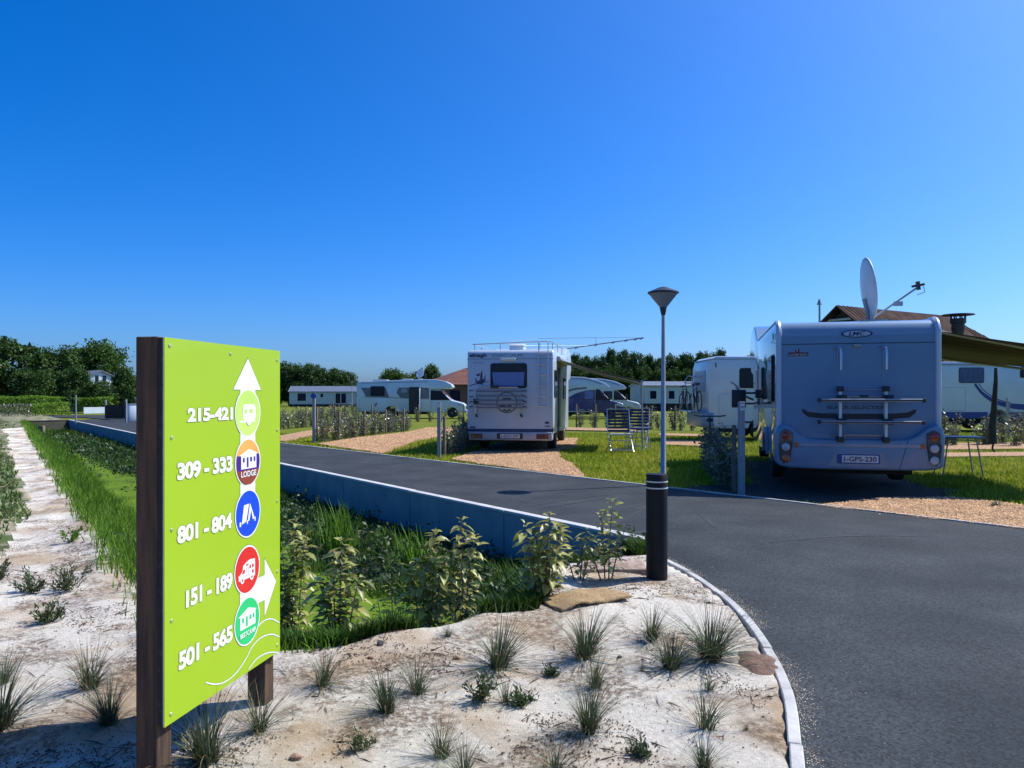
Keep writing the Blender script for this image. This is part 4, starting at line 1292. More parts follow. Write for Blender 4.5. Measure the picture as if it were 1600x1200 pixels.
# bumper with raised corners
bp = [(-1.19, 0.42), (-1.13, 0.37), (-0.95, 0.345), (-0.5, 0.335), (0.5, 0.335), (0.95, 0.345), (1.13, 0.37), (1.19, 0.42), (1.20, 0.85), (1.17, 0.99), (1.08, 1.03), (0.98, 0.995), (0.82, 0.86), (0.68, 0.80), (-0.68, 0.80), (-0.82, 0.86), (-0.98, 0.995), (-1.08, 1.03), (-1.17, 0.99), (-1.20, 0.85)]
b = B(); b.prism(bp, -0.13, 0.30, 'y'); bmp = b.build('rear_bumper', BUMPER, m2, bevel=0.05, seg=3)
b = B(); b.box(-0.86, 0.86, -0.142, -0.131, 0.685, 0.735); b.build('reflector_strip', mat('strip_grey', (0.34, 0.36, 0.42), 0.35), bmp, bevel=0.003, seg=1)
for sd in (-1, 1):
    b = B(); b.box(min(sd * 0.862, sd * 0.92), max(sd * 0.862, sd * 0.92), -0.144, -0.131, 0.668, 0.745); b.build('side_reflector', ORANGEL, bmp, bevel=0.003, seg=1)
    hx = [(0.94, 0.90), (1.05, 0.955), (1.125, 0.90), (1.15, 0.70), (1.13, 0.49), (1.07, 0.415), (0.975, 0.50), (0.945, 0.70)]
    hx = [(sd * x, z) for x, z in hx]
    b = B(); b.prism(hx, -0.15, -0.128, 'y'); tl = b.build('tail_light', mat('lamp_housing', (0.022, 0.024, 0.03), 0.15, (0.06, 0.065, 0.075), scale=22, coat=0.6), bmp, bevel=0.006, seg=1)
    for zc, m_ in ((0.845, REDL), (0.50, ORANGEL if sd < 0 else CLEARL), (0.675, CLEARL)):
        b = B(); ry = 0.062
        b.lathe([(ry, -0.151), (ry * 0.96, -0.162), (ry * 0.6, -0.170), (0.01, -0.172)], 20, (sd * 1.045, 0, zc), 'y'); b.build('lens', m_, tl)
b = B(); b.prism([(-0.42, 0.39), (-0.34, 0.60), (0.34, 0.60), (0.42, 0.39)], -0.137, -0.131, 'y'); b.build('plate_recess', GREYPL, bmp, bevel=0.003, seg=1)
b = B(); b.box(-0.30, 0.30, -0.150, -0.138, 0.435, 0.575); pl = b.build('plate_holder', BLUEEU, bmp, bevel=0.003, seg=1)
b = B(); b.box(-0.235, 0.28, -0.154, -0.1505, 0.45, 0.56); pp = b.build('licence_plate', PLATE, pl, bevel=0.001, seg=1) if False else b.build('licence_plate', PLATE, m2, smooth=False)
b = B(); add_text(b, '1-GPS-230', lambda x, z: (x, -0.1555, z), (-0.205, 0.468, 0.25, 0.540), bold=0.02); b.build('plate_lettering', RUBY, pp, smooth=False)
b = B(); b.add([(0.56, -0.1305, 0.34), (0.57, -0.1305, 0.34), (0.70, -0.1305, 0.795), (0.69, -0.1305, 0.795)], [(0, 1, 2, 3)]); b.build('flap_seam', DARK, bmp, smooth=False)
# left flank
for y0, y1, z0, z1 in ((0.35, 1.15, 1.38, 2.12), (2.55, 3.35, 1.42, 2.0), (3.6, 4.3, 1.42, 2.0)):
    window(m2, W2, y0, y1, z0, z1, -1, GLASSD, True, proud=0.05)
window(m2, W2, 1.0, 2.2, 1.4, 2.0, 1)
b = B(); b.lathe([(0.06, -W2 / 2 - 0.02), (0.055, -W2 / 2 - 0.03), (0.01, -W2 / 2 - 0.03)], 16, (0, 0.30, 2.42), 'x'); b.build('marker_lamp', DARK, m2)
b = B(); b.prism([(1.5 + 0.45 - 0.47 * math.cos(R(a)), 0.44 + 0.47 * math.sin(R(a))) for a in range(0, 181, 12)] + [(1.5 + 0.45 + 0.40 * math.cos(R(a)), 0.44 + 0.37 * math.sin(R(a))) for a in range(0, 181, 12)], -W2 / 2 - 0.045, -W2 / 2 - 0.001, 'x'); b.build('wheel_arch', GREYPL, m2)
outline(m2, W2, 0.25, 1.25, 0.55, 1.2, -1); outline(m2, W2, 3.0, 4.1, 0.55, 1.15, -1)
side_decal(m2, W2, [(0.0 + .04, 1.28), (5.6, 1.18), (5.6, 1.26), (0.04, 1.34)], GREYPL, 'stripe', -1)
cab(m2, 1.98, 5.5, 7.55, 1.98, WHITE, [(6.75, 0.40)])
mirror(m2, 1.98, 6.55, 1.42, -1, 0.55); mirror(m2, 1.98, 6.55, 1.42, 1, 0.55)
under(m2, W2, 0.3, 5.5)
for sd in (-1, 1):
    wheel(m2, sd * 0.98, 1.95, side=sd); wheel(m2, sd * 0.86, 6.75, side=sd)
dish(m2, (0.47, 1.30, 2.68), (0.42, 1.34, 3.28), (0.99, 0.05, 0.12), 0.53, 0.78)
b = B(); b.box(-0.35, 0.15, 2.5, 3.0, 2.632, 2.74); b.build('roof_vent', SILVL, m2, bevel=0.03)
# awning
AWN = mat('striped_awning', (0.085, 0.070, 0.045), 0.9, (0.038, 0.032, 0.024), scale=7, detail=0, lo=0.48, hi=0.52, stretch=(0.01, 1, 0.01), trans=0.02)
def awning(t, x0, y0, y1, reach, za, zb, legs=True, m=AWN, sag=0.04):
    b = B(); n, k = 14, 2
    vs, fs = [], []
    for i in range(n + 1):
        f = i / n
        for y in (y0 + 0.03, y1 - 0.03):
            vs.append((x0 + reach * f, y, za + (zb - za) * f - sag * math.sin(math.pi * f)))
    for i in range(n): fs.append((2 * i, 2 * i + 1, 2 * i + 3, 2 * i + 2))
    a = B().add(vs, fs).build('awning', m, t)
    md = a.modifiers.new('thick', 'SOLIDIFY'); md.thickness = 0.006
    b = B(); b.tube([(x0 + 0.01, y0, za + 0.02), (x0 + 0.01, y1, za + 0.02)], 0.065, 12); b.build('awning_case', GREYPL, a)
    b = B(); b.tube([(x0 + reach, y0, zb - 0.01), (x0 + reach, y1, zb - 0.01)], 0.04, 10); b.box(x0 + reach - 0.004, x0 + reach + 0.004, y0 + 0.05, y1 - 0.05, zb - 0.17, zb - 0.03); b.build('lead_rail', GREYM, a)
    for y in (y0 + 0.08, y1 - 0.08):
        b = B(); b.tube([(x0 + 0.08, y, za - 0.03), (x0 + reach * 0.52, y + (0.25 if y < (y0 + y1) / 2 else -0.25), (za + zb) / 2 - 0.09), (x0 + reach - 0.05, y, zb - 0.05)], 0.024, 8); b.build('awning_arm', GREYM, a)
    if legs:
        for y in (y0 + 0.15, y1 - 0.15):
            b = B(); b.tube([(x0 + reach, y, zb - 0.03), (x0 + reach + 0.02, y, 0.0)], 0.018, 8); b.box(x0 + reach - 0.04, x0 + reach + 0.08, y - 0.05, y + 0.05, 0.0, 0.012); b.build('awning_leg', GREYM, a)
    return a
awning(m2, W2 / 2 + 0.04, 0.35, 4.75, 2.75, 2.48, 2.06)

# ---- the middle motorhome with ladder
W1 = 2.30
m1 = thing('motorhome', 'older white motorhome seen from behind with ladder, roof rails, rear window and folded bike rack', 'motorhome', (-0.057, 20.33, 0), R(-9))
top = [(4.75, 0.44), (4.8, 1.95), (5.5, 2.02), (5.9, 2.35), (5.85, 2.7), (5.55, 2.92), (4.9, 3.0), (4.2, 2.98), (3.6, 2.74), (3.3, 2.70)] + [(0.16, 2.70)] + arc(0.16, 2.54, 0.16, 90, 180, 6)[1:]
prof = arch_bottom(0.0, 4.75, 0.46, [(1.45, 0.40)])[:-1] + top
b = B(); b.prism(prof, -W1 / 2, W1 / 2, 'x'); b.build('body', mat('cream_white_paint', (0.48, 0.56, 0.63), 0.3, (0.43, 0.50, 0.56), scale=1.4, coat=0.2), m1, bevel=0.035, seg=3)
b = B(); b.box(-W1 / 2 - 0.004, W1 / 2 + 0.004, -0.012, 0.14, 2.445, 2.462); b.build('seam', GREYPL, m1, smooth=False)
b = B(); b.prism(rrect(-0.52, 0.46, 1.68, 2.34, 0.07), -0.03, 0.001, 'y'); w_ = b.build('rear_window', GLASSD, m1, bevel=0.006, seg=1)
b = B(); b.prism([(-0.47, 2.10), (0.40, 2.10), (0.37, 1.74), (-0.43, 1.74)], -0.036, -0.0305, 'y'); b.build('blind', GLASSB, w_, smooth=False)
b = B(); b.prism(rrect(-0.25, 0.17, 2.40, 2.475, 0.035), -0.07, 0.0, 'y'); b.build('high_brake_light', mat('ivory_plastic', (0.78, 0.76, 0.66), 0.35), m1, bevel=0.015)
R1 = lambda x, z: (x, -0.004, z)
b = B(); add_text(b, 'elnagh', R1, (-1.09, 2.485, -0.63, 2.60), bold=0.04); b.build('lettering', NAVY, m1, smooth=False)
b = B(); add_text(b, 'DICAR', R1, (-0.46, 2.515, 0.36, 2.575), bold=0.0); b.build('lettering', mat('decal_silver', (0.10, 0.11, 0.15), 0.3), m1, smooth=False)
b = B(); add_text(b, 'DC', R1, (-0.98, 2.335, -0.70, 2.38), bold=0.0); b.build('lettering', _mats['decal_silver'], m1, smooth=False)
sx = lambda cx: ((730 + cx / 13.33) - 797) / 58.3
sz = lambda cy: (706 - (560 + cy / 13.33)) / 59.0
b = B()
for pts in ([(40, 570), (180, 525), (300, 500), (450, 480), (460, 490), (320, 520), (330, 575), (300, 540), (180, 545), (45, 585)],
            [(150, 500), (180, 480), (235, 475), (270, 440), (275, 340), (315, 235), (325, 440), (345, 440), (385, 330), (380, 470), (340, 500), (300, 545), (230, 520)],
            [(150, 320), (200, 340), (275, 300), (250, 350), (275, 340), (240, 380), (210, 370)],
            [(170, 405), (200, 430), (190, 460), (230, 470), (180, 480), (168, 440)]):
    b.prism([(sx(x), sz(y)) for x, y in pts], -0.005, -0.0008, 'y')
b.build('emblem', NAVY, m1, smooth=False)
def ring(b, cx, cz, r0, r1, a0, a1, y):
    n = 30
    o = [(cx + r1 * math.cos(R(a0 + (a1 - a0) * i / n)), cz + r1 * math.sin(R(a0 + (a1 - a0) * i / n))) for i in range(n + 1)]
    i_ = [(cx + r0 * math.cos(R(a0 + (a1 - a0) * i / n)), cz + r0 * math.sin(R(a0 + (a1 - a0) * i / n))) for i in range(n + 1)]
    b.add([(p[0], y, p[1]) for p in o + i_], [(i, i + 1, n + 2 + i, n + 1 + i) for i in range(n)])
b = B(); ring(b, -0.08, 1.30, 0.255, 0.285, 0, 360, -0.004)
b.prism([(-0.20, 1.36), (0.04, 1.36), (0.04, 1.42), (-0.20, 1.42)], -0.005, -0.001, 'y'); b.prism([(-0.28, 1.22), (-0.14, 1.24), (-0.08, 1.20), (0.02, 1.26), (0.06, 1.2), (-0.08, 1.16), (-0.28, 1.18)], -0.005, -0.001, 'y')
b.prism([(-0.22, 1.09), (-0.12, 1.13), (-0.08, 1.08), (-0.04, 1.13), (0.06, 1.10), (-0.08, 1.05)], -0.005, -0.001, 'y'); b.build('round_emblem', mat('emblem_grey', (0.085, 0.09, 0.11), 0.4), m1, smooth=False)
# ladder
lad = B()
for x in (0.77, 1.02):
    lad.tube([(x, -0.06, 1.17), (x, -0.06, 2.50), (x, -0.03, 2.68), (x, 0.0, 2.88), (x, 0.12, 2.93)], 0.013, 8)
ld = lad.build('ladder', ALU, m1)
b = B()
for z in (1.20, 1.46, 1.74, 2.02, 2.30, 2.58):
    b = B(); b.tube([(0.77, -0.06, z), (1.02, -0.06, z)], 0.012, 8); b.build('rung', ALU, ld)
b = B()
for z in (1.42, 2.30):
    for x in (0.77, 1.02): b.tube([(x, -0.06, z), (x, 0.0, z - 0.02)], 0.012, 6)
b.build('bracket', GREYM, ld)
b = B()
b.tube([(-1.05, 0.25, 2.86), (0.9, 0.22, 2.92), (1.05, 0.3, 2.92), (1.10, 0.6, 2.90), (1.12, 3.0, 2.90)], 0.014, 8)
b.tube([(-1.05, 0.25, 2.86), (-1.08, 0.6, 2.88), (-1.08, 3.0, 2.90)], 0.014, 8)
for p in ((-1.0, 0.25), (-0.3, 0.24), (0.77, 0.22), (1.08, 0.5), (1.11, 1.6), (1.11, 2.9), (-1.08, 1.6), (-1.08, 2.9)): b.tube([(p[0], p[1], 2.69), (p[0], p[1], 2.89)], 0.012, 6)
b.build('roof_rail', ALU, m1)
b = B(); b.box(-0.16, 0.24, 0.9, 1.4, 2.70, 2.86); b.prism([(0.85, 2.862), (1.45, 2.862), (1.40, 2.90), (0.95, 2.92)], -0.19, 0.27, 'x'); b.build('roof_vent', WHITE, m1, bevel=0.02)
# folded bike rack
b = B()
for x in (-0.905, 0.285): b.tube([(x, -0.07, 0.96), (x, -0.10, 1.1), (x, -0.10, 1.62), (x + (0.08 if x < 0 else -0.08), -0.09, 1.70)], 0.02, 8)
b.tube([(-0.825, -0.09, 1.70), (0.205, -0.09, 1.70)], 0.02, 8)
rk1 = b.build('bike_carrier', ALU, m1)
for z, dy in ((1.60, 0), (1.48, -0.05), (1.36, -0.1), (1.25, -0.13), (1.17, -0.16)):
    b = B(); b.box(-0.88, 0.42, -0.17 + dy * .6, -0.125 + dy * .6, z - 0.020, z + 0.020); b.build('rail', mat('rack_grey', (0.16, 0.17, 0.20), 0.45, metal=0.3), rk1, bevel=0.005, seg=1)
b = B()
for x0, x1 in ((-1.06, -0.96), (0.36, 0.46)):
    for z in (1.62, 1.46, 1.32, 1.19):
        b.box(x0, x1, -0.15, -0.12, z - 0.012, z + 0.012); b.box((x0 if x0 < 0 else x1 - 0.018), (x0 + 0.018 if x0 < 0 else x1), -0.15, -0.12, z - 0.05, z + 0.0)
b.tube([(-0.90, -0.08, 0.98), (-0.86, -0.18, 0.93), (-0.83, -0.18, 0.95)], 0.025, 8); b.tube([(0.30, -0.08, 0.98), (0.34, -0.18, 0.93), (0.37, -0.18, 0.96)], 0.025, 8)
b.box(-0.95, -0.83, -0.16, -0.08, 1.25, 1.40); b.box(-0.50, -0.28, -0.16, -0.09, 1.68, 1.76)
b.build('clamp', DARK, rk1, bevel=0.006, seg=1)
b = B(); b.box(-W1 / 2 - 0.005, W1 / 2 + 0.005, -0.02, 0.2, 0.53, 0.60); b.build('skirt_band', NAVY, m1, bevel=0.01)
b = B(); b.box(-W1 / 2 + 0.06, W1 / 2 - 0.02, -0.09, 0.3, 0.30, 0.525); bm1 = b.build('rear_bumper', mat('bumper_dull', (0.40, 0.41, 0.43), 0.4, (0.33, 0.34, 0.36)), m1, bevel=0.03)
for sd in (-1, 1):
    b = B(); b.box(min(sd * 0.72, sd * 1.04), max(sd * 0.72, sd * 1.04), -0.105, -0.091, 0.345, 0.475); tl = b.build('tail_light', mat('dark_red_lens', (0.10, 0.012, 0.01), 0.2, coat=0.4), bm1, bevel=0.006, seg=1)
    b = B(); b.box(min(sd * 0.95, sd * 1.03), max(sd * 0.95, sd * 1.03), -0.110, -0.1055, 0.355, 0.465); b.build('lens', mat('dim_orange_lens', (0.22, 0.06, 0.015), 0.2, coat=0.4), tl, smooth=False)
b = B(); b.box(-0.33, 0.36, -0.10, -0.091, 0.34, 0.49); b.build('plate_recess', DARK, bm1, smooth=False)
b = B(); b.box(-0.24, 0.28, -0.106, -0.1015, 0.36, 0.47); pp = b.build('licence_plate', PLATE, m1, smooth=False)
b = B(); add_text(b, '1-EXD-597', lambda x, z: (x, -0.1075, z), (-0.215, 0.377, 0.255, 0.453), bold=0.02); b.build('plate_lettering', RUBY, pp, smooth=False)
b = B(); b.box(-1.08, -0.93, -0.012, 0.0, 0.62, 0.66); b.box(0.94, 1.04, -0.004, 0, 0.74, 0.80); b.box(0.93, 1.07, -0.004, 0, 0.665, 0.69); b.build('badge', DARK, m1, smooth=False)
for y0, y1, z0, z1 in ((0.25, 0.9, 1.45, 2.15), (2.9, 3.6, 1.4, 2.0)): window(m1, W1, y0, y1, z0, z1, 1)
window(m1, W1, 1.3, 1.85, 0.62, 2.25, 1, DARK, True, 'door', 0.08); window(m1, W1, 0.8, 1.7, 1.45, 2.05, -1)
b = B(); b.lathe([(0.05, W1 / 2 + 0.02), (0.045, W1 / 2 + 0.03), (0.01, W1 / 2 + 0.032)], 14, (0, 0.03, 0.62), 'x'); b.build('side_marker', REDL, m1)
outline(m1, W1, 0.2, 1.0, 0.6, 1.15, 1)
cab(m1, 1.95, 4.55, 6.1, 1.98, WHITE, [(5.45, 0.38)])
under(m1, W1, 0.3, 4.6)
for sd in (-1, 1):
    wheel(m1, sd * 0.97, 1.45, side=sd); wheel(m1, sd * 0.85, 5.45, side=sd)
AWN1 = mat('grey_green_awning', (0.13, 0.15, 0.13), 0.8, (0.09, 0.105, 0.09), scale=7, detail=0, lo=0.48, hi=0.52, stretch=(0.01, 1, 0.01), trans=0.08)
awning(m1, W1 / 2 + 0.03, 0.95, 4.3, 2.28, 2.48, 1.88, m=AWN1, sag=0.02)
b = B()
a0, a1 = Vector((1.05, 4.5, 2.98)), Vector((3.55, 4.35, 3.30))
b.tube([(1.05, 4.5, 2.7), a0], 0.02, 8); b.tube([a0, a1], 0.018, 8)
for f in (0.15, 0.4, 0.62, 0.78, 0.9, 0.97): p = a0 + (a1 - a0) * f; b.tube([p + Vector((0, -0.16, 0)), p + Vector((0, 0.16, 0))], 0.008, 6); b.tube([p + Vector((-.05, 0, -0.03)), p + Vector((0.05, 0, 0.01))], 0.03, 6)
q = a0 + (a1 - a0) * 0.40 + Vector((0, 0, 0.22)); b.tube([a0 + (a1 - a0) * 0.40, q], 0.008, 6)
b.tube([(-0.2, 1.0, 2.98), (0.2, 4.4, 3.32), q], 0.006, 6); b.tube([q, a1], 0.005, 6); b.tube([(0.1, 2.2, 2.95), a0 + (a1 - a0) * 0.3], 0.006, 6)
b.build('aerial', GREYM, m1)

# ---- motorhomes further off, seen from the side
def coach(label, loc, rz, W, top, y1, arches, zb=0.42, m=WHITE):
    t = thing('motorhome', label, 'motorhome', loc, rz)
    b = B(); b.prism(arch_bottom(0.0, y1, zb, arches)[:-1] + top, -W / 2, W / 2, 'x')
    b.build('body', m, t, bevel=0.04, seg=2)
    under(t, W, 0.3, y1 - 0.2)
    return t
GREYG = mat('grey_graphics', (0.10, 0.12, 0.14), 0.35, (0.14, 0.16, 0.18))
BLUEP = mat('blue_cab_paint', (0.012, 0.022, 0.13), 0.25, (0.016, 0.03, 0.16), coat=0.5)
SWB = mat('blue_swoosh', (0.02, 0.045, 0.22), 0.35)
# low profile coach with open door and dish
W = 2.3
t3 = coach('low profile white motorhome in profile with open side door, grey graphics and round roof dish', (-10.7, 54, 0), R(-90), W,
           [(5.05, 0.42), (5.1, 1.98), (5.9, 1.98), (6.45, 2.02), (6.62, 2.12), (6.5, 2.32), (6.1, 2.52), (5.5, 2.64), (4.6, 2.66), (2.4, 2.58), (0.12, 2.50), (0.0, 2.38)], 5.05, [(2.35, 0.42)])
cab(t3, 2.0, 4.95, 7.5, 1.97, WHITE, [(6.55, 0.40)])
for sd in (-1, 1): wheel(t3, sd * 0.98, 2.35, side=sd); wheel(t3, sd * 0.86, 6.55, side=sd)
side_decal(t3, W, [(0.3, 2.08), (2.0, 2.08), (2.25, 1.42), (0.65, 1.46)], GREYG); side_decal(t3, W, [(2.9, 2.08), (3.6, 2.08), (3.6, 1.36), (3.0, 1.40), (2.75, 1.72)], GREYG); side_decal(t3, W, [(0.5, 1.42), (4.98, 1.28), (4.98, 1.33), (0.5, 1.46)], GREYG); side_decal(t3, W, [(4.42, 2.10), (5.0, 2.05), (5.0, 1.35), (4.42, 1.35)], GREYG)
side_decal(t3, W, [(0.3, 2.36), (4.9, 2.47), (4.9, 2.52), (0.3, 2.40)], GREYPL)
window(t3, W, 0.98, 1.92, 1.52, 2.16, 1); window(t3, W, 3.05, 3.5, 1.72, 2.02, 1, GREYPL)
window(t3, W, 3.62, 4.36, 0.44, 2.10, 1, DARK, True, 'open_doorway', 0.08)
b = B(); b.box(W / 2 + 0.01, W / 2 + 0.62, 4.38, 4.42, 0.45, 2.05); d_ = b.build('door', WHITE, t3, bevel=0.01); 
b = B(); b.box(W / 2 + 0.15, W / 2 + 0.5, 4.36, 4.379, 1.4, 1.9); b.build('door_window', GLASSD, d_, smooth=False)
outline(t3, W, 0.2, 1.15, 0.5, 1.32, 1); outline(t3, W, 3.0, 3.45, 0.7, 0.92, 1); side_decal(t3, W, [(1.25, .95), (1.45, 1.1), (1.4, 0.9), (1.25, .7)], GREYG)
b = B(); b.box(-0.5, 0.5, 1.0, 2.0, 2.50, 2.66); b.box(-0.4, 0.4, 3.0, 3.7, 2.6, 2.72); b.build('roof_box', GREYPL, t3, bevel=0.04)
dish(t3, (0.1, 4.25, 2.68), (0.1, 4.25, 3.1), (0.9, -0.6, 0.45), 0.36, 0.4)
# blue cab coach
def blue_coach(label, loc, cabm, arcm):
    W = 2.3
    t = coach(label, loc, R(-90), W, [(5.15, 0.42), (5.2, 1.95), (6.05, 2.0), (6.15, 2.10), (5.9, 2.34), (5.3, 2.60), (4.4, 2.78), (3.4, 2.82), (0.15, 2.78), (0.0, 2.6)], 5.15, [(1.9, 0.42)])
    cab(t, 2.02, 5.0, 7.2, 1.97, cabm, [(6.3, 0.40)])
    for sd in (-1, 1): wheel(t, sd * 0.98, 1.9, side=sd); wheel(t, sd * 0.86, 6.3, side=sd)
    if arcm:
        side_decal(t, W, [(5.17, 1.92)] + [(5.17 - 2.35 * math.sin(R(a)), 0.46 + 1.46 * math.cos(R(a))) for a in range(8, 91, 8)] + [(5.13, 0.46)], arcm, 'arc_graphic')
        side_decal(t, W, curve_band([(2.4, 0.6), (2.7, 1.3), (3.5, 1.9), (4.6, 2.05)], 0.10, 0.05), GREYG)
    side_decal(t, W, curve_band([(2.2, 2.5), (3.6, 2.66), (4.6, 2.62), (5.6, 2.3)], 0.03, 0.05), GREYPL)
    window(t, W, 2.15, 2.6, 1.0, 2.0, 1, GLASSD); window(t, W, 0.5, 1.4, 1.4, 2.05, 1)
    window(t, W, 4.45, 5.05, 1.3, 1.85, 1, GLASSB if arcm else GLASSD)
    mirror(t, 2.02, 6.1, 1.45, 1, 0.25)
    return t
blue_coach('white motorhome with dark blue cab parked in profile behind the striped chairs', (0.45, 53, 0), BLUEP, BLUEP)
blue_coach('white low profile motorhome just beyond the one with the blue cab', (2.35, 58, 0), WHITE, None)
# left of the near motorhome
W = 2.3
t4 = coach('white motorhome with bikes on its rear, half hidden behind the satellite dish motorhome', (6.62, 27, 0), R(-90), W,
           [(6.8, 0.36), (6.9, 1.9), (6.8, 2.5), (6.3, 2.80), (0.25, 2.82), (0.08, 2.72), (0.0, 2.45)], 6.8, [(1.75, 0.40), (5.7, 0.40)], zb=0.38)
for sd in (-1, 1): wheel(t4, sd * 0.98, 1.75, side=sd); wheel(t4, sd * 0.98, 5.7, side=sd)
b = B(); b.box(-W / 2 - 0.01, W / 2 + 0.01, 0.05, 5.5, 2.70, 2.73); b.build('roof_seam', GREYPL, t4, smooth=False)
b = B(); b.prism(rrect(-0.75, 0.75, 1.62, 2.35, 0.06), -0.03, 0.001, 'y'); b.build('rear_window', mat('pale_blind', (0.30, 0.36, 0.48), 0.3), t4, bevel=0.006, seg=1)
window(t4, W, 1.05, 2.35, 1.76, 2.40, 1); window(t4, W, 3.4, 4.3, 1.7, 2.3, 1)
outline(t4, W, 0.34, 1.05, 0.48, 1.55, 1); side_decal(t4, W, [(1.2, 0.56), (5.2, 0.56), (5.2, 0.63), (1.2, 0.63)], DARK)
side_decal(t4, W, curve_band([(0.75, 1.95), (0.95, 1.8), (1.15, 1.55), (1.5, 1.36), (2.2, 1.25), (4.5, 1.2)], 0.02, 0.05), GREYG); side_decal(t4, W, curve_band([(0.9, 1.78), (1.1, 1.55), (1.4, 1.38), (1.8, 1.28)], 0.02, 0.02), GREYG)
b = B(); b.box(-1.16, 1.16, -0.22, 0.2, 0.42, 0.95); b.build('rear_bumper', BUMPER, t4, bevel=0.06, seg=3)
b = B(); b.box(W / 2 + 0.001, W / 2 + 0.006, 0.22, 0.26, 2.44, 2.6); b.build('vent_grille', DARK, t4, smooth=False)
b = B()
for x in (-0.5, 0.5): b.tube([(x, 0, 2.15), (x, -0.3, 2.2), (x, -0.42, 2.05), (x, -0.36, 0.9)], 0.02, 8)
b.tube([(-0.8, -0.3, 0.95), (0.8, -0.3, 0.95)], 0.025, 8); b.tube([(-0.8, -0.55, 0.95), (0.8, -0.55, 0.95)], 0.025, 8)
b.tube([(-0.5, 0, 0.95), (-0.5, -0.6, 0.95)], 0.02, 8); b.tube([(0.5, 0, 0.95), (0.5, -0.6, 0.95)], 0.02, 8)
b.build('bike_carrier', ALU, t4)
# right side coach
W = 2.3
t5 = coach('long white motorhome with blue swoosh and dark skirt behind the awning pole', (17.85, 34, 0), R(-90), W,
           [(6.9, 0.50), (7.0, 1.95), (6.9, 2.6), (6.4, 2.92), (0.25, 2.95), (0.05, 2.85), (0.0, 2.55)], 6.9, [(2.95, 0.42), (6.2, 0.42)], zb=0.52)
for sd in (-1, 1): wheel(t5, sd * 0.98, 2.95, 0.36, side=sd); wheel(t5, sd * 0.98, 6.2, 0.36, side=sd)
side_decal(t5, W, [(0.02, 0.53), (2.5, 0.53), (2.5, 0.80), (0.02, 0.80)], SWB, 'skirt'); side_decal(t5, W, [(3.4, 0.53), (5.75, 0.53), (5.75, 0.80), (3.4, 0.80)], SWB, 'skirt')
window(t5, W, 1.28, 2.32, 2.06, 2.68, 1, mat('curtained_window', (0.03, 0.055, 0.12), 0.2, (0.06, 0.10, 0.22), scale=3, stretch=(1, 14, 1))); window(t5, W, 3.9, 5.0, 2.28, 2.62, 1)
outline(t5, W, 0.3, 1.55, 0.86, 1.86, 1)
side_decal(t5, W, curve_band([(1.95, 2.0), (2.25, 1.62), (2.7, 1.3), (3.2, 1.12), (3.9, 1.02), (5.0, 1.0)], 0.05, 0.14), SWB, 'swoosh'); side_decal(t5, W, curve_band([(2.12, 2.0), (2.36, 1.7), (2.8, 1.4), (3.3, 1.22)], 0.02, 0.02), SWB, 'swoosh')
b = B(); add_text(b, 'Trophy', lambda y, z: (W / 2 + 0.003, y, z), (2.75, 2.50, 3.6, 2.68), bold=-0.01, shear=0.2) if False else None
b = B(); b.box(W / 2 + 0.0005, W / 2 + 0.03, 0.0 + .1, 6.3, 2.80, 2.86); b.build('roof_seam', GREYPL, t5, smooth=False)

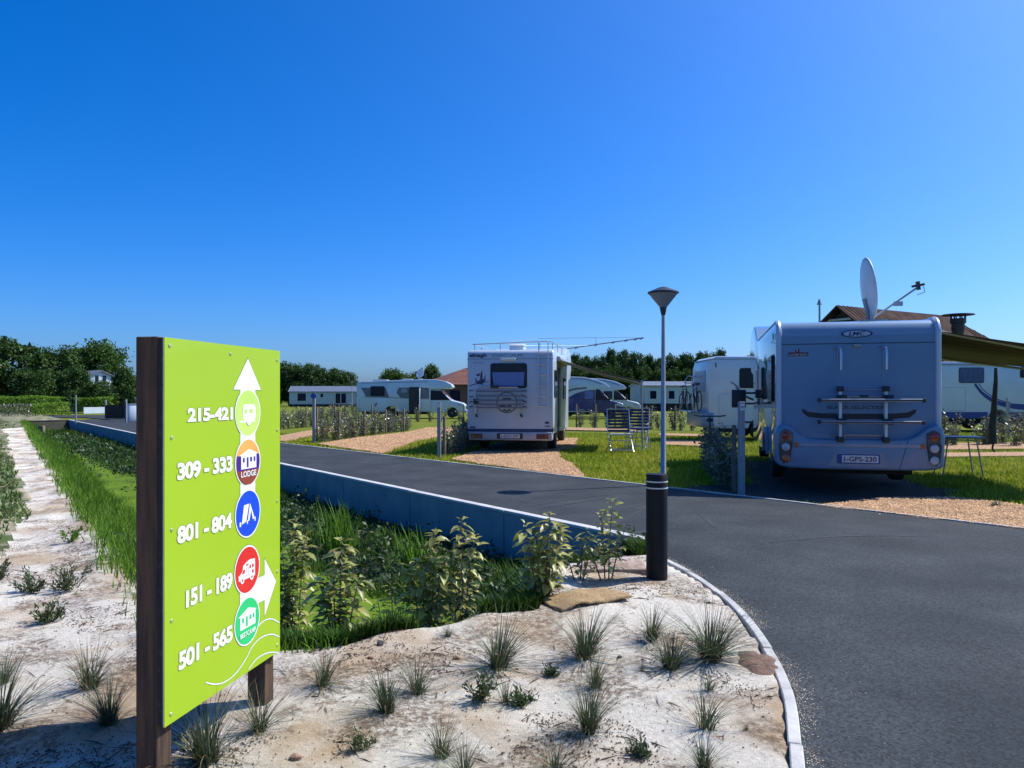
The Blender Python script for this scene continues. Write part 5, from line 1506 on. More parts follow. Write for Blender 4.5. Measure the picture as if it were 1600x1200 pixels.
# ---------------------------------------------------------------- mobile homes, houses
CLAD = mat('sage_cladding', (0.55, 0.60, 0.57), 0.6, (0.48, 0.53, 0.50), scale=3)
ROOFB = mat('blue_grey_roof', (0.12, 0.15, 0.22), 0.7, (0.09, 0.115, 0.17), scale=5)
def mobile_home(label, loc, rz, L, Wd, ze, zr, wins, doors, z0=0.35):
    t = thing('mobile_home', label, 'mobile home', loc, rz)
    b = B(); b.prism([(0, z0), (Wd, z0), (Wd, ze), (Wd / 2, zr - 0.03), (0, ze)], 0, L, 'x'); b.build('wall', CLAD, t, smooth=False)
    b = B()
    k = int((ze - z0) / 0.20)
    for i in range(k):
        z = z0 + 0.20 * i
        b.add([(0.02, -0.001, z + 0.20), (L - 0.02, -0.001, z + 0.20), (L - 0.02, -0.030, z + 0.01), (0.02, -0.030, z + 0.01), (L - 0.02, -0.001, z + 0.01), (0.02, -0.001, z + 0.01)], [(0, 1, 2, 3), (3, 2, 4, 5)])
    b.build('cladding', CLAD, t, smooth=False)
    b = B(); e = 0.18
    sl = (zr - ze) / (Wd / 2)
    b.prism([(-e, ze - sl * e), (Wd / 2, zr), (Wd + e, ze - sl * e), (Wd + e, ze - sl * e + 0.08), (Wd / 2, zr + 0.08), (-e, ze - sl * e + 0.08)], -0.12, L + 0.12, 'x'); b.build('roof', ROOFB, t, smooth=False)
    b = B()
    for x in (-0.135, L + 0.121): b.prism([(-e - .02, ze - sl * e - 0.06), (Wd / 2, zr - 0.05), (Wd + e + .02, ze - sl * e - 0.06), (Wd + e + .02, ze - sl * e + 0.10), (Wd / 2, zr + 0.1), (-e - .02, ze - sl * e + 0.10)], x, x + 0.014, 'x')
    b.build('barge_board', WHITE, t, smooth=False)
    b = B(); b.box(0.1, L - 0.1, 0.1, Wd - 0.1, 0.0, z0 - 0.001); b.build('base', UNDER, t, smooth=False)
    for x0, x1, za, zb in wins + doors:
        nm = 'door' if (x0, x1, za, zb) in doors else 'window'
        b = B(); b.box(x0, x1, -0.055, -0.031, za, zb); b.box(x0 - 0.001, x0 + 0.08, -0.07, -0.0555, za, zb); b.box(x1 - 0.08, x1 + 0.001, -0.07, -0.0555, za, zb); b.box(x0 + 0.081, x1 - 0.081, -0.07, -0.0555, zb - 0.08, zb); b.box(x0 + 0.081, x1 - 0.081, -0.07, -0.0555, za, za + 0.08)
        if nm == 'door': b.box((x0 + x1) / 2 - 0.05, (x0 + x1) / 2 + 0.05, -0.07, -0.0555, za + 0.081, zb - 0.081)
        w_ = b.build(nm, WHITE, t, smooth=False)
        b = B()
        for q0, q1 in (((x0 + 0.085, (x0 + x1) / 2 - 0.055), ((x0 + x1) / 2 + 0.055, x1 - 0.085)) if nm == 'door' else ((x0 + 0.085, x1 - 0.085),)):
            b.box(q0, q1, -0.062, -0.0558, za + 0.085, zb - 0.085)
        b.build('pane', GLASSD, w_, smooth=False)
    return t
mobile_home('long pale green mobile home with white French doors just right of the sign', (X(452, 113), 113, 0), R(6), 11.2, 4.2, 2.22, 2.98, [(1.1, 2.5, 0.75, 2.05), (4.4, 5.0, 1.3, 2.0), (9.6, 10.6, 1.3, 2.1)], [(6.6, 8.3, 0.4, 2.05)])
mh = mobile_home('pale cladded mobile home with grey blue roof behind the street lamp', (X(1007, 80), 80, 0), R(7), 11.5, 5.4, 2.58, 3.04, [(0.5, 1.35, 1.15, 2.15), (2.5, 3.3, 1.15, 2.15), (3.9, 4.35, 1.5, 2.15), (5.0, 5.5, 1.2, 2.15)], [], 0.75)
TILE = mat('red_brown_tiles', (0.20, 0.072, 0.040), 0.8, (0.13, 0.045, 0.028), scale=2.5, bump=0.5, bscale=9)
BRICK = mat('dark_brick', (0.16, 0.085, 0.06), 0.9, (0.10, 0.055, 0.042), scale=8)
def hip_house(label, loc, rz, L, Wd, ze, zr, inset):
    t = thing('house', label, 'house', loc, rz)
    b = B(); b.box(0.4, L - 0.4, 0.4, Wd - 0.4, 0, ze); b.build('wall', BRICK, t, smooth=False)
    b = B()
    b.add([(0, 0, ze), (L, 0, ze), (L, Wd, ze), (0, Wd, ze), (inset, Wd / 2, zr), (L - inset, Wd / 2, zr)], [(0, 1, 5, 4), (1, 2, 5), (2, 3, 4, 5), (3, 0, 4), (3, 2, 1, 0)])
    n = 13
    for i in range(1, n):                                     # courses of tiles
        f = i / n; z = ze + (zr - ze) * f + 0.03
        for (p, q, s_) in (((0, 0), (L, 0), 1),):
            x0, x1 = inset * f, L - inset * f; y = Wd / 2 * f
            b.add([(x0, y - 0.02, z), (x1, y - 0.02, z), (x1, y + 0.22, z + 0.22 * (zr - ze) / (Wd / 2)), (x0, y + 0.22, z + 0.22 * (zr - ze) / (Wd / 2)), (x0, y - 0.02, z - 0.05), (x1, y - 0.02, z - 0.05)], [(0, 1, 2, 3), (4, 5, 1, 0)])
    r_ = b.build('roof', TILE, t, smooth=False)
    b = B(); b.box(L * 0.35, L * 0.35 + 0.5, Wd / 2 - 0.3, Wd / 2 + 0.3, zr - 0.5, zr + 0.45); b.build('chimney', BRICK, r_, smooth=False)
    for i in range(3):
        b = B(); b.box(1.0 + 2.4 * i, 2.1 + 2.4 * i, 0.37, 0.395, 0.9, 2.1); b.build('window', GLASSD, t, smooth=False)
    return t
hip_house('low brick house with hipped red brown tile roof left of the ladder motorhome', (X(690, 76), 76, 0), R(24), 13, 9, 2.7, 4.5, 4.2)
# big brown roofed building on the right
bt = thing('pavilion', 'large building with long brown sheet roof, glazed gable and dark metal flue', 'building', (0, 0, 0))
R1_, R2_ = Vector((19.0, 45.0, 6.82)), Vector((29.4, 52.0, 6.95))
dr = (R2_ - R1_).normalized(); dr.z = 0; dr.normalize()
pn = Vector((dr.y, -dr.x, 0))
c1, c2 = R1_ + pn * 4.6, R1_ - pn * 4.6
c3, c4 = R2_ + pn * 4.6 + dr * 5, R2_ - pn * 4.6 + dr * 5
for c in (c1, c2, c3, c4): c.z = 3.0
BROOF = mat('brown_sheet_roof', (0.085, 0.055, 0.046), 0.95, (0.046, 0.030, 0.026), scale=1.4, spec=0.05)
b = B(); up = Vector((0, 0, 0.12))
b.add([R1_, R2_, c3, c1, c4, c2], [(0, 1, 2, 3), (1, 0, 5, 4), (1, 4, 2)])
b.add([R1_ - up, R2_ - up, c3 - up, c1 - up, c4 - up, c2 - up], [(3, 2, 1, 0), (4, 5, 0, 1), (2, 4, 1)])
b.add([R1_, c1, c1 - up, R1_ - up, c2, c2 - up], [(0, 1, 2, 3), (4, 0, 3, 5)])
nr = 40
for i in range(nr):                                           # standing seams down the near slope
    f = (i + 0.5) / nr
    e0 = c1 + (c3 - c1) * f
    tpt = R1_ + dr * min((R2_ - R1_).length, (e0 - c1).length)
    if (e0 - c1).length > (R2_ - R1_).length:
        g_ = ((e0 - c1).length - (R2_ - R1_).length) / 5.0
        tpt = R2_ + (c3 - R2_) * g_
    if (tpt - e0).length < 0.3: continue
    o_ = Vector((0, 0, 0.035)); q_ = dr * 0.03
    b.add([e0 - q_, e0 + q_, tpt + q_, tpt - q_, e0 - q_ + o_, e0 + q_ + o_, tpt + q_ + o_, tpt - q_ + o_], [(4, 5, 6, 7), (0, 1, 5, 4), (3, 7, 6, 2), (0, 4, 7, 3), (1, 2, 6, 5)])
rf = b.build('roof', BROOF, bt, smooth=False)
b = B(); i_ = dr * 0.6
w1, w2, w3, w4 = R1_ + pn * 4.2 + i_, R1_ - pn * 4.2 + i_, R2_ - pn * 4.2 + dr * 4.4, R2_ + pn * 4.2 + dr * 4.4
for w_ in (w1, w2, w3, w4): w_.z = 3.2
g0 = [Vector((w_.x, w_.y, 0)) for w_ in (w1, w2, w3, w4)]
ap = R1_ + i_ - Vector((0, 0, 0.28))
b.add([w1, w2, w3, w4] + g0 + [ap], [(0, 3, 7, 4), (1, 0, 4, 5), (2, 1, 5, 6), (3, 2, 6, 7), (0, 1, 8)])
b.build('wall', mat('dark_cladding', (0.05, 0.042, 0.038), 0.8, (0.035, 0.03, 0.028)), bt, smooth=False)
# gable window in the pointed wall
gp = lambda a, z, o=0.05: R1_ + i_ - dr * o + pn * a + Vector((0, 0, z - R1_.z))
b = B(); b.add([gp(-1.2, 5.15, .04), gp(1.25, 5.15, .04), gp(0.75, 6.0, .04), gp(-0.75, 6.0, .04)], [(0, 1, 2, 3)]); gw = b.build('gable_window', GLASSD, bt, smooth=False)
b = B()
for q0, q1 in (((-1.3, 5.1), (-0.8, 6.02)), ((-0.8, 6.02), (0.8, 6.02)), ((0.8, 6.02), (1.35, 5.1))): b.tube([gp(*q0, .1), gp(*q1, .1)], 0.07, 6)
b.build('frame', WHITE, gw, smooth=False)
fb = Vector((X(1497, 44.2), 44.2, 0))
b = B(); b.lathe([(0.22, 4.6), (0.30, 5.15), (0.36, 5.3), (0.34, 5.65), (0.42, 5.7), (0.42, 5.95), (0.36, 5.95)], 18, (fb.x, fb.y, 0)); fl = b.build('flue', mat('flue_metal', (0.03, 0.028, 0.028), 0.5), bt)
b = B(); b.lathe([(0.36, 6.12), (0.86, 6.14), (0.84, 6.19), (0.05, 6.26)], 22, (fb.x, fb.y, 0)); b.build('cowl', _mats['flue_metal'], fl)
b = B()
for i in range(8): a = i * math.pi / 4; b.tube([(fb.x + 0.36 * math.cos(a), fb.y + 0.36 * math.sin(a), 5.9), (fb.x + 0.4 * math.cos(a), fb.y + 0.4 * math.sin(a), 6.14)], 0.04, 6)
b.build('cowl_stays', _mats['flue_metal'], fl)
b = B(); q = R1_ - dr * 0.3 - pn * 0.9
b.tube([q + Vector((0, 0, -1)), q + Vector((0, 0, 0.3))], 0.06, 8); b.tube([q + Vector((0, 0, 0.1)), q + Vector((0, 0, 0.42))], 0.16, 8, 0.05); b.build('roof_vent', GREYM, rf)
# white house far left behind the trees
wh = thing('house', 'white two storey house glimpsed between the trees at far left', 'house', (X(141, 77), 77, 0), R(55))
b = B(); b.prism([(0, 0), (2.1, 0), (2.1, 3.6), (1.05, 4.0), (0, 3.6)], 0, 4, 'y'); b.build('wall', WHITE, wh, smooth=False)
b = B(); b.prism([(-0.2, 3.5), (1.05, 4.02), (2.3, 3.5), (2.3, 3.62), (1.05, 4.16), (-0.2, 3.62)], -0.2, 4.2, 'y'); b.build('roof', ROOFB, wh, smooth=False)
for x in (0.5, 1.25):
    b = B(); b.box(x, x + 0.32, -0.04, -0.005, 2.9, 3.6); b.build('window', GLASSD, wh, smooth=False)

# ---------------------------------------------------------------- chairs, tables, bicycles
SLAT = mat('navy_webbing', (0.022, 0.025, 0.050), 0.6, (0.035, 0.04, 0.075))
SLAT2 = mat('blue_webbing', (0.02, 0.03, 0.13), 0.6, (0.03, 0.045, 0.17))
def chair(label, loc, rz, m):
    t = thing('camping_chair', label, 'chair', loc, rz)
    for sd in (-1, 1):
        b = B(); x = sd * 0.30
        b.tube([(x, 0.36, 0.0), (x, -0.10, 0.47), (x, -0.22, 1.12)], 0.014, 8)
        b.tube([(x * 0.94, -0.30, 0.0), (x * 0.94, 0.30, 0.46)], 0.014, 8); b.tube([(x, -0.12, 0.68), (x, 0.26, 0.66)], 0.02, 8)
        b.build('side_frame', ALU, t)
    b = B()
    for y, z in ((0.33, 0.04), (-0.28, 0.03), (0.28, 0.44), (-0.22, 1.12)): b.tube([(-0.29, y, z), (0.29, y, z)], 0.012, 8)
    b.tube([(-0.28, 0.12, 0.28), (0.28, 0.12, 0.28)], 0.012, 8); b.build('cross_tube', ALU, t)
    b = B()
    for i in range(7):
        z0 = 0.50 + i * 0.088; y = -0.105 - 0.115 * (z0 - 0.47) / 0.65
        b.box(-0.295, 0.295, y - 0.012, y + 0.006, z0, z0 + 0.066)
    b.build('backrest', m, t, bevel=0.006, seg=1)
    b = B()
    for i in range(5):
        y0 = -0.08 + i * 0.078; b.box(-0.29, 0.29, y0, y0 + 0.06, 0.452, 0.468)
    b.build('seat', mat('pale_webbing', (0.34, 0.36, 0.42), 0.5), t, bevel=0.005, seg=1)
    return t
chair('slatted folding camping chair with dark backrest nearest the ladder motorhome', (X(968, 20.6), 20.6, 0), R(184), SLAT)
chair('blue slatted folding camping chair behind the small blue table', (X(996, 22.1), 22.1, 0), R(160), SLAT2)
def table(label, loc, rz, L, Wd, h, m):
    t = thing('folding_table', label, 'table', loc, rz)
    b = B(); b.box(-L / 2, L / 2, -Wd / 2, Wd / 2, h - 0.03, h); b.build('tabletop', m, t, bevel=0.01)
    for sx in (-1, 1):
        for sy in (-1, 1):
            b = B(); b.tube([(sx * (L / 2 - 0.14), sy * (Wd / 2 - 0.06), h - 0.031), (sx * (L / 2 - 0.04), sy * (Wd / 2 - 0.02), 0)], 0.014, 8); b.build('leg', GREYM, t)
    b = B(); b.tube([(-L / 2 + 0.1, -Wd / 2 + .05, h - 0.06), (L / 2 - 0.1, -Wd / 2 + .05, h - 0.06)], 0.012, 8); b.build('stretcher', GREYM, t)
    return t
table('small blue camping table beside the slatted chairs', (X(1001, 21.2), 21.2, 0), R(5), 0.55, 0.45, 0.60, SLAT2)
table('grey blue folding table on the grass right of the satellite dish motorhome', (X(1497, 14.4), 14.4, 0), R(-12), 0.75, 0.55, 0.71, mat('table_top', (0.10, 0.13, 0.20), 0.35, (0.08, 0.10, 0.16)))
o = B()
o.tube([(0.05, 0, 2.02), (0.06, 0.01, 1.75), (0.03, 0, 1.4), (0.02, 0.01, 1.1), (-0.02, 0, 0.75), (-0.01, 0, 0.40)], 0.03, 10, 0.085)
o.tube([(0, 0, 0.40), (-0.02, 0, 0.30), (0.03, 0, 0.22)], 0.02, 6)
o = o.build('rolled_side_panel', mat('dark_cloth', (0.03, 0.03, 0.028), 0.9, (0.05, 0.05, 0.045), scale=7, bump=0.5, bscale=20))
o.location = (X(1552, 16.4), 16.4, 0.05)
tag(o, 'dark rolled cloth hanging from the green awning beside its pole', 'awning cloth')
def bicycle(label, loc, rz, frame_m, rx=0.0, handle=True):
    t = thing('bicycle', label, 'bicycle', loc, rz)
    t.rotation_euler = (rx, 0, rz)
    for y in (-0.52, 0.52):
        b = B(); n = 28
        b.tube([(0, y + 0.335 * math.cos(2 * math.pi * i / n), 0.35 + 0.335 * math.sin(2 * math.pi * i / n)) for i in range(n)], 0.02, 8, closed=True); w_ = b.build('wheel', RUBBER, t)
        b = B()
        for i in range(10): a = math.pi * 2 * i / 10; b.tube([(0, y, 0.35), (0, y + 0.32 * math.cos(a), 0.35 + 0.32 * math.sin(a))], 0.003, 4)
        b.build('spokes', ALU, w_)
    b = B()
    bb_, st_, hd = (0, -0.05, 0.32), (0, -0.2, 0.80), (0, 0.36, 0.82)
    for p, q in ((bb_, st_), (bb_, hd), (st_, hd), (bb_, (0, -0.52, 0.35)), ((0, -0.52, 0.35), (0, -0.19, 0.74)), ((0, 0.36, 0.88), (0, 0.52, 0.35))): b.tube([p, q], 0.018, 8)
    b.build('frame', frame_m, t)
    b = B(); b.tube([(0, -0.2, 0.80), (0, -0.22, 0.92)], 0.014, 8); b.box(-0.07, 0.07, -0.36, -0.10, 0.92, 0.97); b.build('saddle', DARK, t, bevel=0.02)
    if handle:
        b = B(); b.tube([(0, 0.36, 0.86), (0, 0.34, 1.02)], 0.014, 8); b.tube([(-0.32, 0.24, 1.05), (-0.2, 0.34, 1.04), (0.2, 0.34, 1.04), (0.32, 0.24, 1.05)], 0.015, 8); b.box(-0.05, 0.05, 0.34, 0.46, 0.92, 1.0); b.build('handlebar', DARK, t)
    return t
bicycle('dark bicycle parked end on beside the shaded hedge left of the satellite dish motorhome', (X(1109, 16.6), 16.6, 0), R(166), mat('bike_dark_red', (0.10, 0.025, 0.02), 0.4))
bk = bicycle('bicycle carried on the rear rack of the half hidden white motorhome', (X(1083, 27), 26.6, 0.92), R(0), mat('bike_black', (0.02, 0.02, 0.022), 0.4), rx=R(-4), handle=True)
bk = bicycle('second bicycle on the same rear rack, partly covered by a blue bag', (X(1078, 27) - 0.12, 27.3, 0.90), R(180), mat('bike_grey', (0.10, 0.11, 0.13), 0.4), rx=R(4), handle=False)
# ---------------------------------------------------------------- trees, hedges, shrubs, tufts
def leaf_quads(P, D, Nn, L, W, fold=0.0):
    """rhombic leaves: base P, axis D, normal Nn; arrays"""
    S_ = np.cross(D, Nn)
    S_ /= np.linalg.norm(S_, axis=1)[:, None] + 1e-9
    a = P
    b_ = P + D * (L * 0.45)[:, None] + S_ * (W * 0.5)[:, None] + Nn * (fold * W)[:, None]
    c = P + D * L[:, None]
    d = P + D * (L * 0.45)[:, None] - S_ * (W * 0.5)[:, None] + Nn * (fold * W)[:, None]
    V = np.stack([a, b_, c, d], 1).reshape(-1, 3)
    F_ = np.arange(len(P) * 4).reshape(-1, 4)
    return V, F_
def rand_dirs(r, n, up=0.0):
    v = r.normal(size=(n, 3)); v[:, 2] += up
    return v / (np.linalg.norm(v, axis=1)[:, None] + 1e-9)

def tree_proto(name, seed, nclump, nleaf, crown_lo, leafm, leaf, label, shape='round'):
    """unit tree: 1 m high, crown about 1 m wide"""
    r = np.random.default_rng(seed)
    t = thing(name, label, 'tree')
    C_ = []
    tries = 0
    while len(C_) < nclump:
        p = r.uniform(-1, 1, 3)
        q = p.copy()
        if np.linalg.norm(p) > 1: continue
        if np.linalg.norm(p) < 0.45 and r.random() < 0.7: continue
        z = crown_lo + (1 - crown_lo) * (p[2] + 1) / 2 * 0.90 + 0.02
        w = 0.40
        f = (z - crown_lo) / (1 - crown_lo)
        if shape == 'cone': w *= (1.05 - 0.8 * f)
        C_.append((p[0] * w, p[1] * w, z, r.uniform(0.06, 0.13)))
    C_ = np.array(C_)
    k = r.integers(0, nclump, nleaf)
    d = rand_dirs(r, nleaf, 0.35)
    rad = C_[k, 3] * r.uniform(0.25, 1.2, nleaf)
    P = C_[k, :3] + d * rad[:, None] * np.array([1.25, 1.25, 0.8])
    A = rand_dirs(r, nleaf, -0.15)
    Nn = d + r.normal(size=(nleaf, 3)) * 0.6
    Nn -= A * (Nn * A).sum(1)[:, None]
    Nn /= np.linalg.norm(Nn, axis=1)[:, None] + 1e-9
    Lf = leaf * r.uniform(0.7, 1.4, nleaf)
    V, F_ = leaf_quads(P, A, Nn, Lf, Lf * 0.6, 0.1)
    np_mesh('crown', V, F_, leafm, t)
    b = B()
    b.tube([(0, 0, -0.03), (0.005, 0, 0.12), (-0.008, 0.005, crown_lo + 0.15), (0.01, 0, 0.7)], 0.030, 8, 0.008)
    for i in range(9):
        c = C_[r.integers(0, nclump)]
        z0 = r.uniform(crown_lo * 0.8, crown_lo + 0.2)
        b.tube([(0, 0, z0), (c[0] * 0.5, c[1] * 0.5, (z0 + c[2]) / 2 + 0.02), (c[0], c[1], c[2])], 0.011, 5, 0.003)
    b.build('trunk', BARK, t)
    return t
protoA = tree_proto('broadleaf_tree', 1, 90, 11000, 0.08, LEAFT, 0.042, 'x')
protoB = tree_proto('broadleaf_tree', 2, 110, 12000, 0.04, LEAFT, 0.038, 'x')
protoC = tree_proto('broadleaf_tree', 3, 80, 10000, 0.14, LEAFY, 0.042, 'x')
protoD = tree_proto('broadleaf_tree', 4, 95, 9000, 0.02, LEAFT, 0.042, 'x', 'cone')
used = set()
rt = random.Random(21)
def tree(pr, px, top, wpx, D, label, group=None, lift=0.0):
    h = Z(top, D) * 1.03
    w = wpx * D / F * 1.15
    loc = (X(px, D), D, lift)
    rz = rt.uniform(0, 6.28)
    if pr.name not in used:
        used.add(pr.name); o = pr
        o.location, o.rotation_euler, o.scale = loc, (0, 0, rz), (w, w, h)
        o['label'] = label
        if group: o['group'] = group
    else:
        o = dup(pr, loc, rz, label, (w, w, h))
        if group: o['group'] = group
        elif 'group' in o: del o['group']
    return o
tree(protoA, 18, 519, 110, 74, 'tallest dark broad tree at the left edge of the view')
tree(protoB, 88, 540, 82, 78, 'dark round tree between the tall edge tree and the brighter tree')
tree(protoC, 150, 529, 92, 82, 'bright green topped tree above the glimpse of white house')
tree(protoD, 194, 574, 58, 73, 'lower dark tree right of the white house, beside the sign post')
tree(protoB, 52, 575, 70, 70, 'low dark tree filling the gap below the two left tall trees')
tree(protoA, 117, 566, 50, 72, 'small dark tree just left of the white house glimpse')
tree(protoB, 154, 594, 60, 71, 'low dark tree below the glimpse of white house')
tree(protoD, 225, 580, 60, 84, 'dark tree partly hidden behind the left post of the sign')
for px, tp, w, lb in ((408, 560, 70, 'dark tree of the wood right behind the right edge of the sign'), (452, 565, 60, 'tall dark tree of the wood above the left end of the long mobile home'), (486, 567, 60, 'dark round tree of the wood above the middle of the long mobile home'), (518, 571, 56, 'dark tree of the wood above the French doors'), (540, 577, 40, 'lowest dark tree at the right end of the wood beyond the long mobile home')):
    tree([protoA, protoB, protoB, protoA, protoD][int(px) % 5], px, tp, w, 128, lb)
for px, tp, w in ((430, 592, 40), (470, 594, 44), (500, 594, 44), (530, 596, 40), (548, 598, 24)):
    tree(protoB, px, tp, w, 126, 'low dark tree filling the foot of the wood beyond the long mobile home', 'low trees at the foot of the wood')
tree(protoC, 614, 574, 46, 110, 'rounded green tree behind the roof of the low profile motorhome')
tree(protoC, 645, 580, 40, 112, 'smaller green tree just left of the roof dish of the low profile motorhome')
tree(protoB, 674, 568, 40, 112, 'round dark green tree just left of the red brown tiled roof')
tree(protoA, 640, 592, 80, 118, 'low wide dark tree between the two round trees behind the profile motorhome')
k = 0
for px in range(880, 1190, 19):
    tp = 549 + 5 * math.sin(px * 0.05) + rt.uniform(-4, 4) + (3 if px < 910 else 0)
    tree([protoB, protoD, protoA][k % 3], px, tp, 42, 104 + rt.uniform(-3, 3), 'dark green tree in the long close row behind the mobile homes', 'trees of the long row behind the mobile homes')
    k += 1
for px in range(885, 1180, 24):
    tree(protoB, px, 572 + rt.uniform(-3, 3), 40, 101, 'low dark green tree at the foot of the long row behind the mobile homes', 'low trees at the foot of the long row')
for px, tp in ((1215, 552), (1500, 566), (1530, 569), (1565, 564), (1610, 566)):
    tree(protoB, px, tp, 46, 98, 'dark green tree of the far row glimpsed between the near motorhome and its awning' if px > 1300 else 'dark tree of the far row hidden by the satellite dish motorhome', 'far trees beyond the right hand motorhomes' if px > 1300 else None)

def clipped_hedge(label, pa, pb, h, w, m, leaf=0.09, dens=170):
    (xa, ya), (xb, yb) = pa, pb
    L_ = math.hypot(xb - xa, yb - ya)
    r = np.random.default_rng(int(abs(xa * 10 + h * 100)))
    n = int(L_ * (w + 2 * h) * dens)
    t = thing('hedge', label, 'hedge', ((xa + xb) / 2, (ya + yb) / 2, 0), math.atan2(yb - ya, xb - xa))
    P = np.stack([r.uniform(-L_ / 2, L_ / 2, n), r.uniform(-w / 2, w / 2, n), r.uniform(0.05, h, n)], 1)
    e = r.integers(0, 3, n)
    P[e == 0, 2] = h - np.abs(r.normal(0, 0.05, (e == 0).sum()))
    P[e == 1, 1] = -w / 2 + np.abs(r.normal(0, 0.06, (e == 1).sum()))
    P[:, 2] *= 1 + 0.04 * np.sin(P[:, 0] * 1.7)
    A = rand_dirs(r, n, 0.4); Nn = rand_dirs(r, n, 0.6)
    Nn -= A * (Nn * A).sum(1)[:, None]; Nn /= np.linalg.norm(Nn, axis=1)[:, None] + 1e-9
    Lf = leaf * r.uniform(0.7, 1.3, n)
    V, F_ = leaf_quads(P, A, Nn, Lf, Lf * 0.6, 0.1)
    np_mesh('foliage', V, F_, m, t)
    b = B()
    for i in range(int(L_ / 0.6)):
        x = -L_ / 2 + 0.3 + i * 0.6
        b.tube([(x, 0, -0.05), (x + 0.05, 0.02, h * 0.8)], 0.03, 5, 0.01)
    b.build('stems', BARK, t)
    return t
clipped_hedge('long bright clipped hedge running to the left edge below the tall trees', (X(-25, 64), 64), (X(98, 64), 64), 1.45, 1.4, LEAFH, 0.13, 170)
clipped_hedge('lower bright clipped hedge in front of the long one at far left', (X(48, 58), 58), (X(106, 60), 60), 0.95, 1.0, LEAFH, 0.12, 170)
clipped_hedge('bright green clipped hedge above the low white wall', (X(117, 69), 69), (X(177, 70), 70), 1.35, 1.2, LEAFH, 0.13, 170)
clipped_hedge('pale silvery hedge at the far left edge beside the road', (X(-25, 56), 56), (X(50, 58), 58), 0.85, 0.9, LEAFS, 0.12, 160)
clipped_hedge('dark round bush where the far road meets the clipped hedges', (X(104, 62), 62), (X(117, 62), 62), 1.9, 1.3, LEAFT, 0.13, 120)

# silver leaved hedge plants, three kinds, copied along the pitch boundaries
def silver_shrub(seed, h, wd, n, label):
    r = np.random.default_rng(seed)
    t = thing('hedge_shrub', label, 'shrub')
    b = B(); P, A = [], []
    for s in range(11):
        an = r.uniform(0, 6.283); ln = r.uniform(0.1, 0.5) * wd; hh = h * r.uniform(0.65, 1.0)
        p0 = np.array([0.04 * math.cos(an), 0.04 * math.sin(an), -0.03]); p2 = np.array([ln * math.cos(an), ln * math.sin(an), hh]); p1 = (p0 + p2) / 2 + np.array([0.02, -0.02, 0.03])
        b.tube([p0, p1, p2], 0.007, 4, 0.002)
        for j in range(n // 11):
            f = r.uniform(0.12, 1.0)
            P.append(p0 * (1 - f) ** 2 + 2 * p1 * f * (1 - f) + p2 * f * f + r.normal(0, 0.05, 3)); A.append(r.normal(0, 1, 3) + np.array([math.cos(an), math.sin(an), 0.6]))
    P, A = np.array(P), np.array(A)
    P[:, 2] = np.maximum(P[:, 2], 0.02)
    A /= np.linalg.norm(A, axis=1)[:, None]
    Nn = rand_dirs(r, len(P), 0.8); Nn -= A * (Nn * A).sum(1)[:, None]; Nn /= np.linalg.norm(Nn, axis=1)[:, None] + 1e-9
    Lf = 0.075 * r.uniform(0.7, 1.3, len(P))
    V, F_ = leaf_quads(P, A, Nn, Lf, Lf * 0.52, 0.12)
    np_mesh('foliage', V, F_, LEAFS, t)
    b.build('stems', STEM, t)
    return t
shp = [silver_shrub(31, 0.92, 0.62, 460, 'x'), silver_shrub(32, 0.80, 0.55, 400, 'x'), silver_shrub(33, 1.0, 0.5, 420, 'x')]
shu = set()
rs = random.Random(8)
def shrub_at(x, y, label, group, sc=1.0, k=None):
    k = rs.randrange(3) if k is None else k
    s_ = sc * rs.uniform(0.85, 1.12)
    if k not in shu:
        shu.add(k); o = shp[k]; o.location = (x, y, -0.05); o.rotation_euler = (0, 0, rs.uniform(0, 6)); o.scale = (s_, s_, s_); o['label'] = label; o['group'] = group
        return o
    return dup(shp[k], (x, y, -0.05), rs.uniform(0, 6), label, (s_, s_, s_), group)
def hedge_row(pa, pb, step, label, group, sc=1.0, posts=0, plabel=None, ph=1.0, jit=0.1):
    (xa, ya), (xb, yb) = pa, pb
    L_ = math.hypot(xb - xa, yb - ya); n = max(1, int(L_ / step))
    for i in range(n + 1):
        f = i / max(1, n)
        shrub_at(xa + (xb - xa) * f + rs.uniform(-jit, jit), ya + (yb - ya) * f + rs.uniform(-jit, jit), label, group, sc)
    for i in range(posts):
        f = (i + 0.5) / posts
        wood_post((xa + (xb - xa) * f + 0.12, ya + (yb - ya) * f - 0.12, -0.05), plabel, ph, group + ' posts')
hedge_row(G(503, 690), (-4.6, 34.5), 0.50, 'silver leaved shrub in the long hedge along the left orange gravel pitch', 'hedge along the left orange gravel pitch', 0.95, 4, 'wooden stake in the hedge along the left orange gravel pitch', 1.0)
hedge_row((-11.2, 33.0), (-9.2, 42.5), 0.55, 'silver leaved shrub in the hedge just right of the sign edge', 'hedge just right of the sign', 1.05, 3, 'wooden stake in the hedge just right of the sign edge', 1.05)
hedge_row((-9.0, 45.0), (-2.4, 47.0), 0.8, 'silver leaved shrub in the hedge in front of the profile motorhome with dish', 'hedge in front of the profile motorhome', 0.95, 5, 'wooden stake in front of the profile motorhome with dish', 1.05)
hedge_row((-15, 60), (-9.5, 60), 0.9, 'silver leaved shrub in the far hedge below the long mobile home', 'far hedge below the long mobile home', 1.1, 3, 'wooden stake below the long mobile home', 1.15)
hedge_row((-1.62, 19.6), (-0.95, 25.5), 0.45, 'shaded silver leaved shrub in the dark hedge left of the ladder motorhome', 'dark hedge left of the ladder motorhome', 0.9, 2, 'wooden stake in the dark hedge left of the ladder motorhome', 0.95)
hedge_row((3.40, 12.5), (4.62, 17.6), 0.42, 'shaded silver leaved shrub in the dark hedge left of the satellite dish motorhome', 'dark hedge left of the dish motorhome', 0.95, 0)
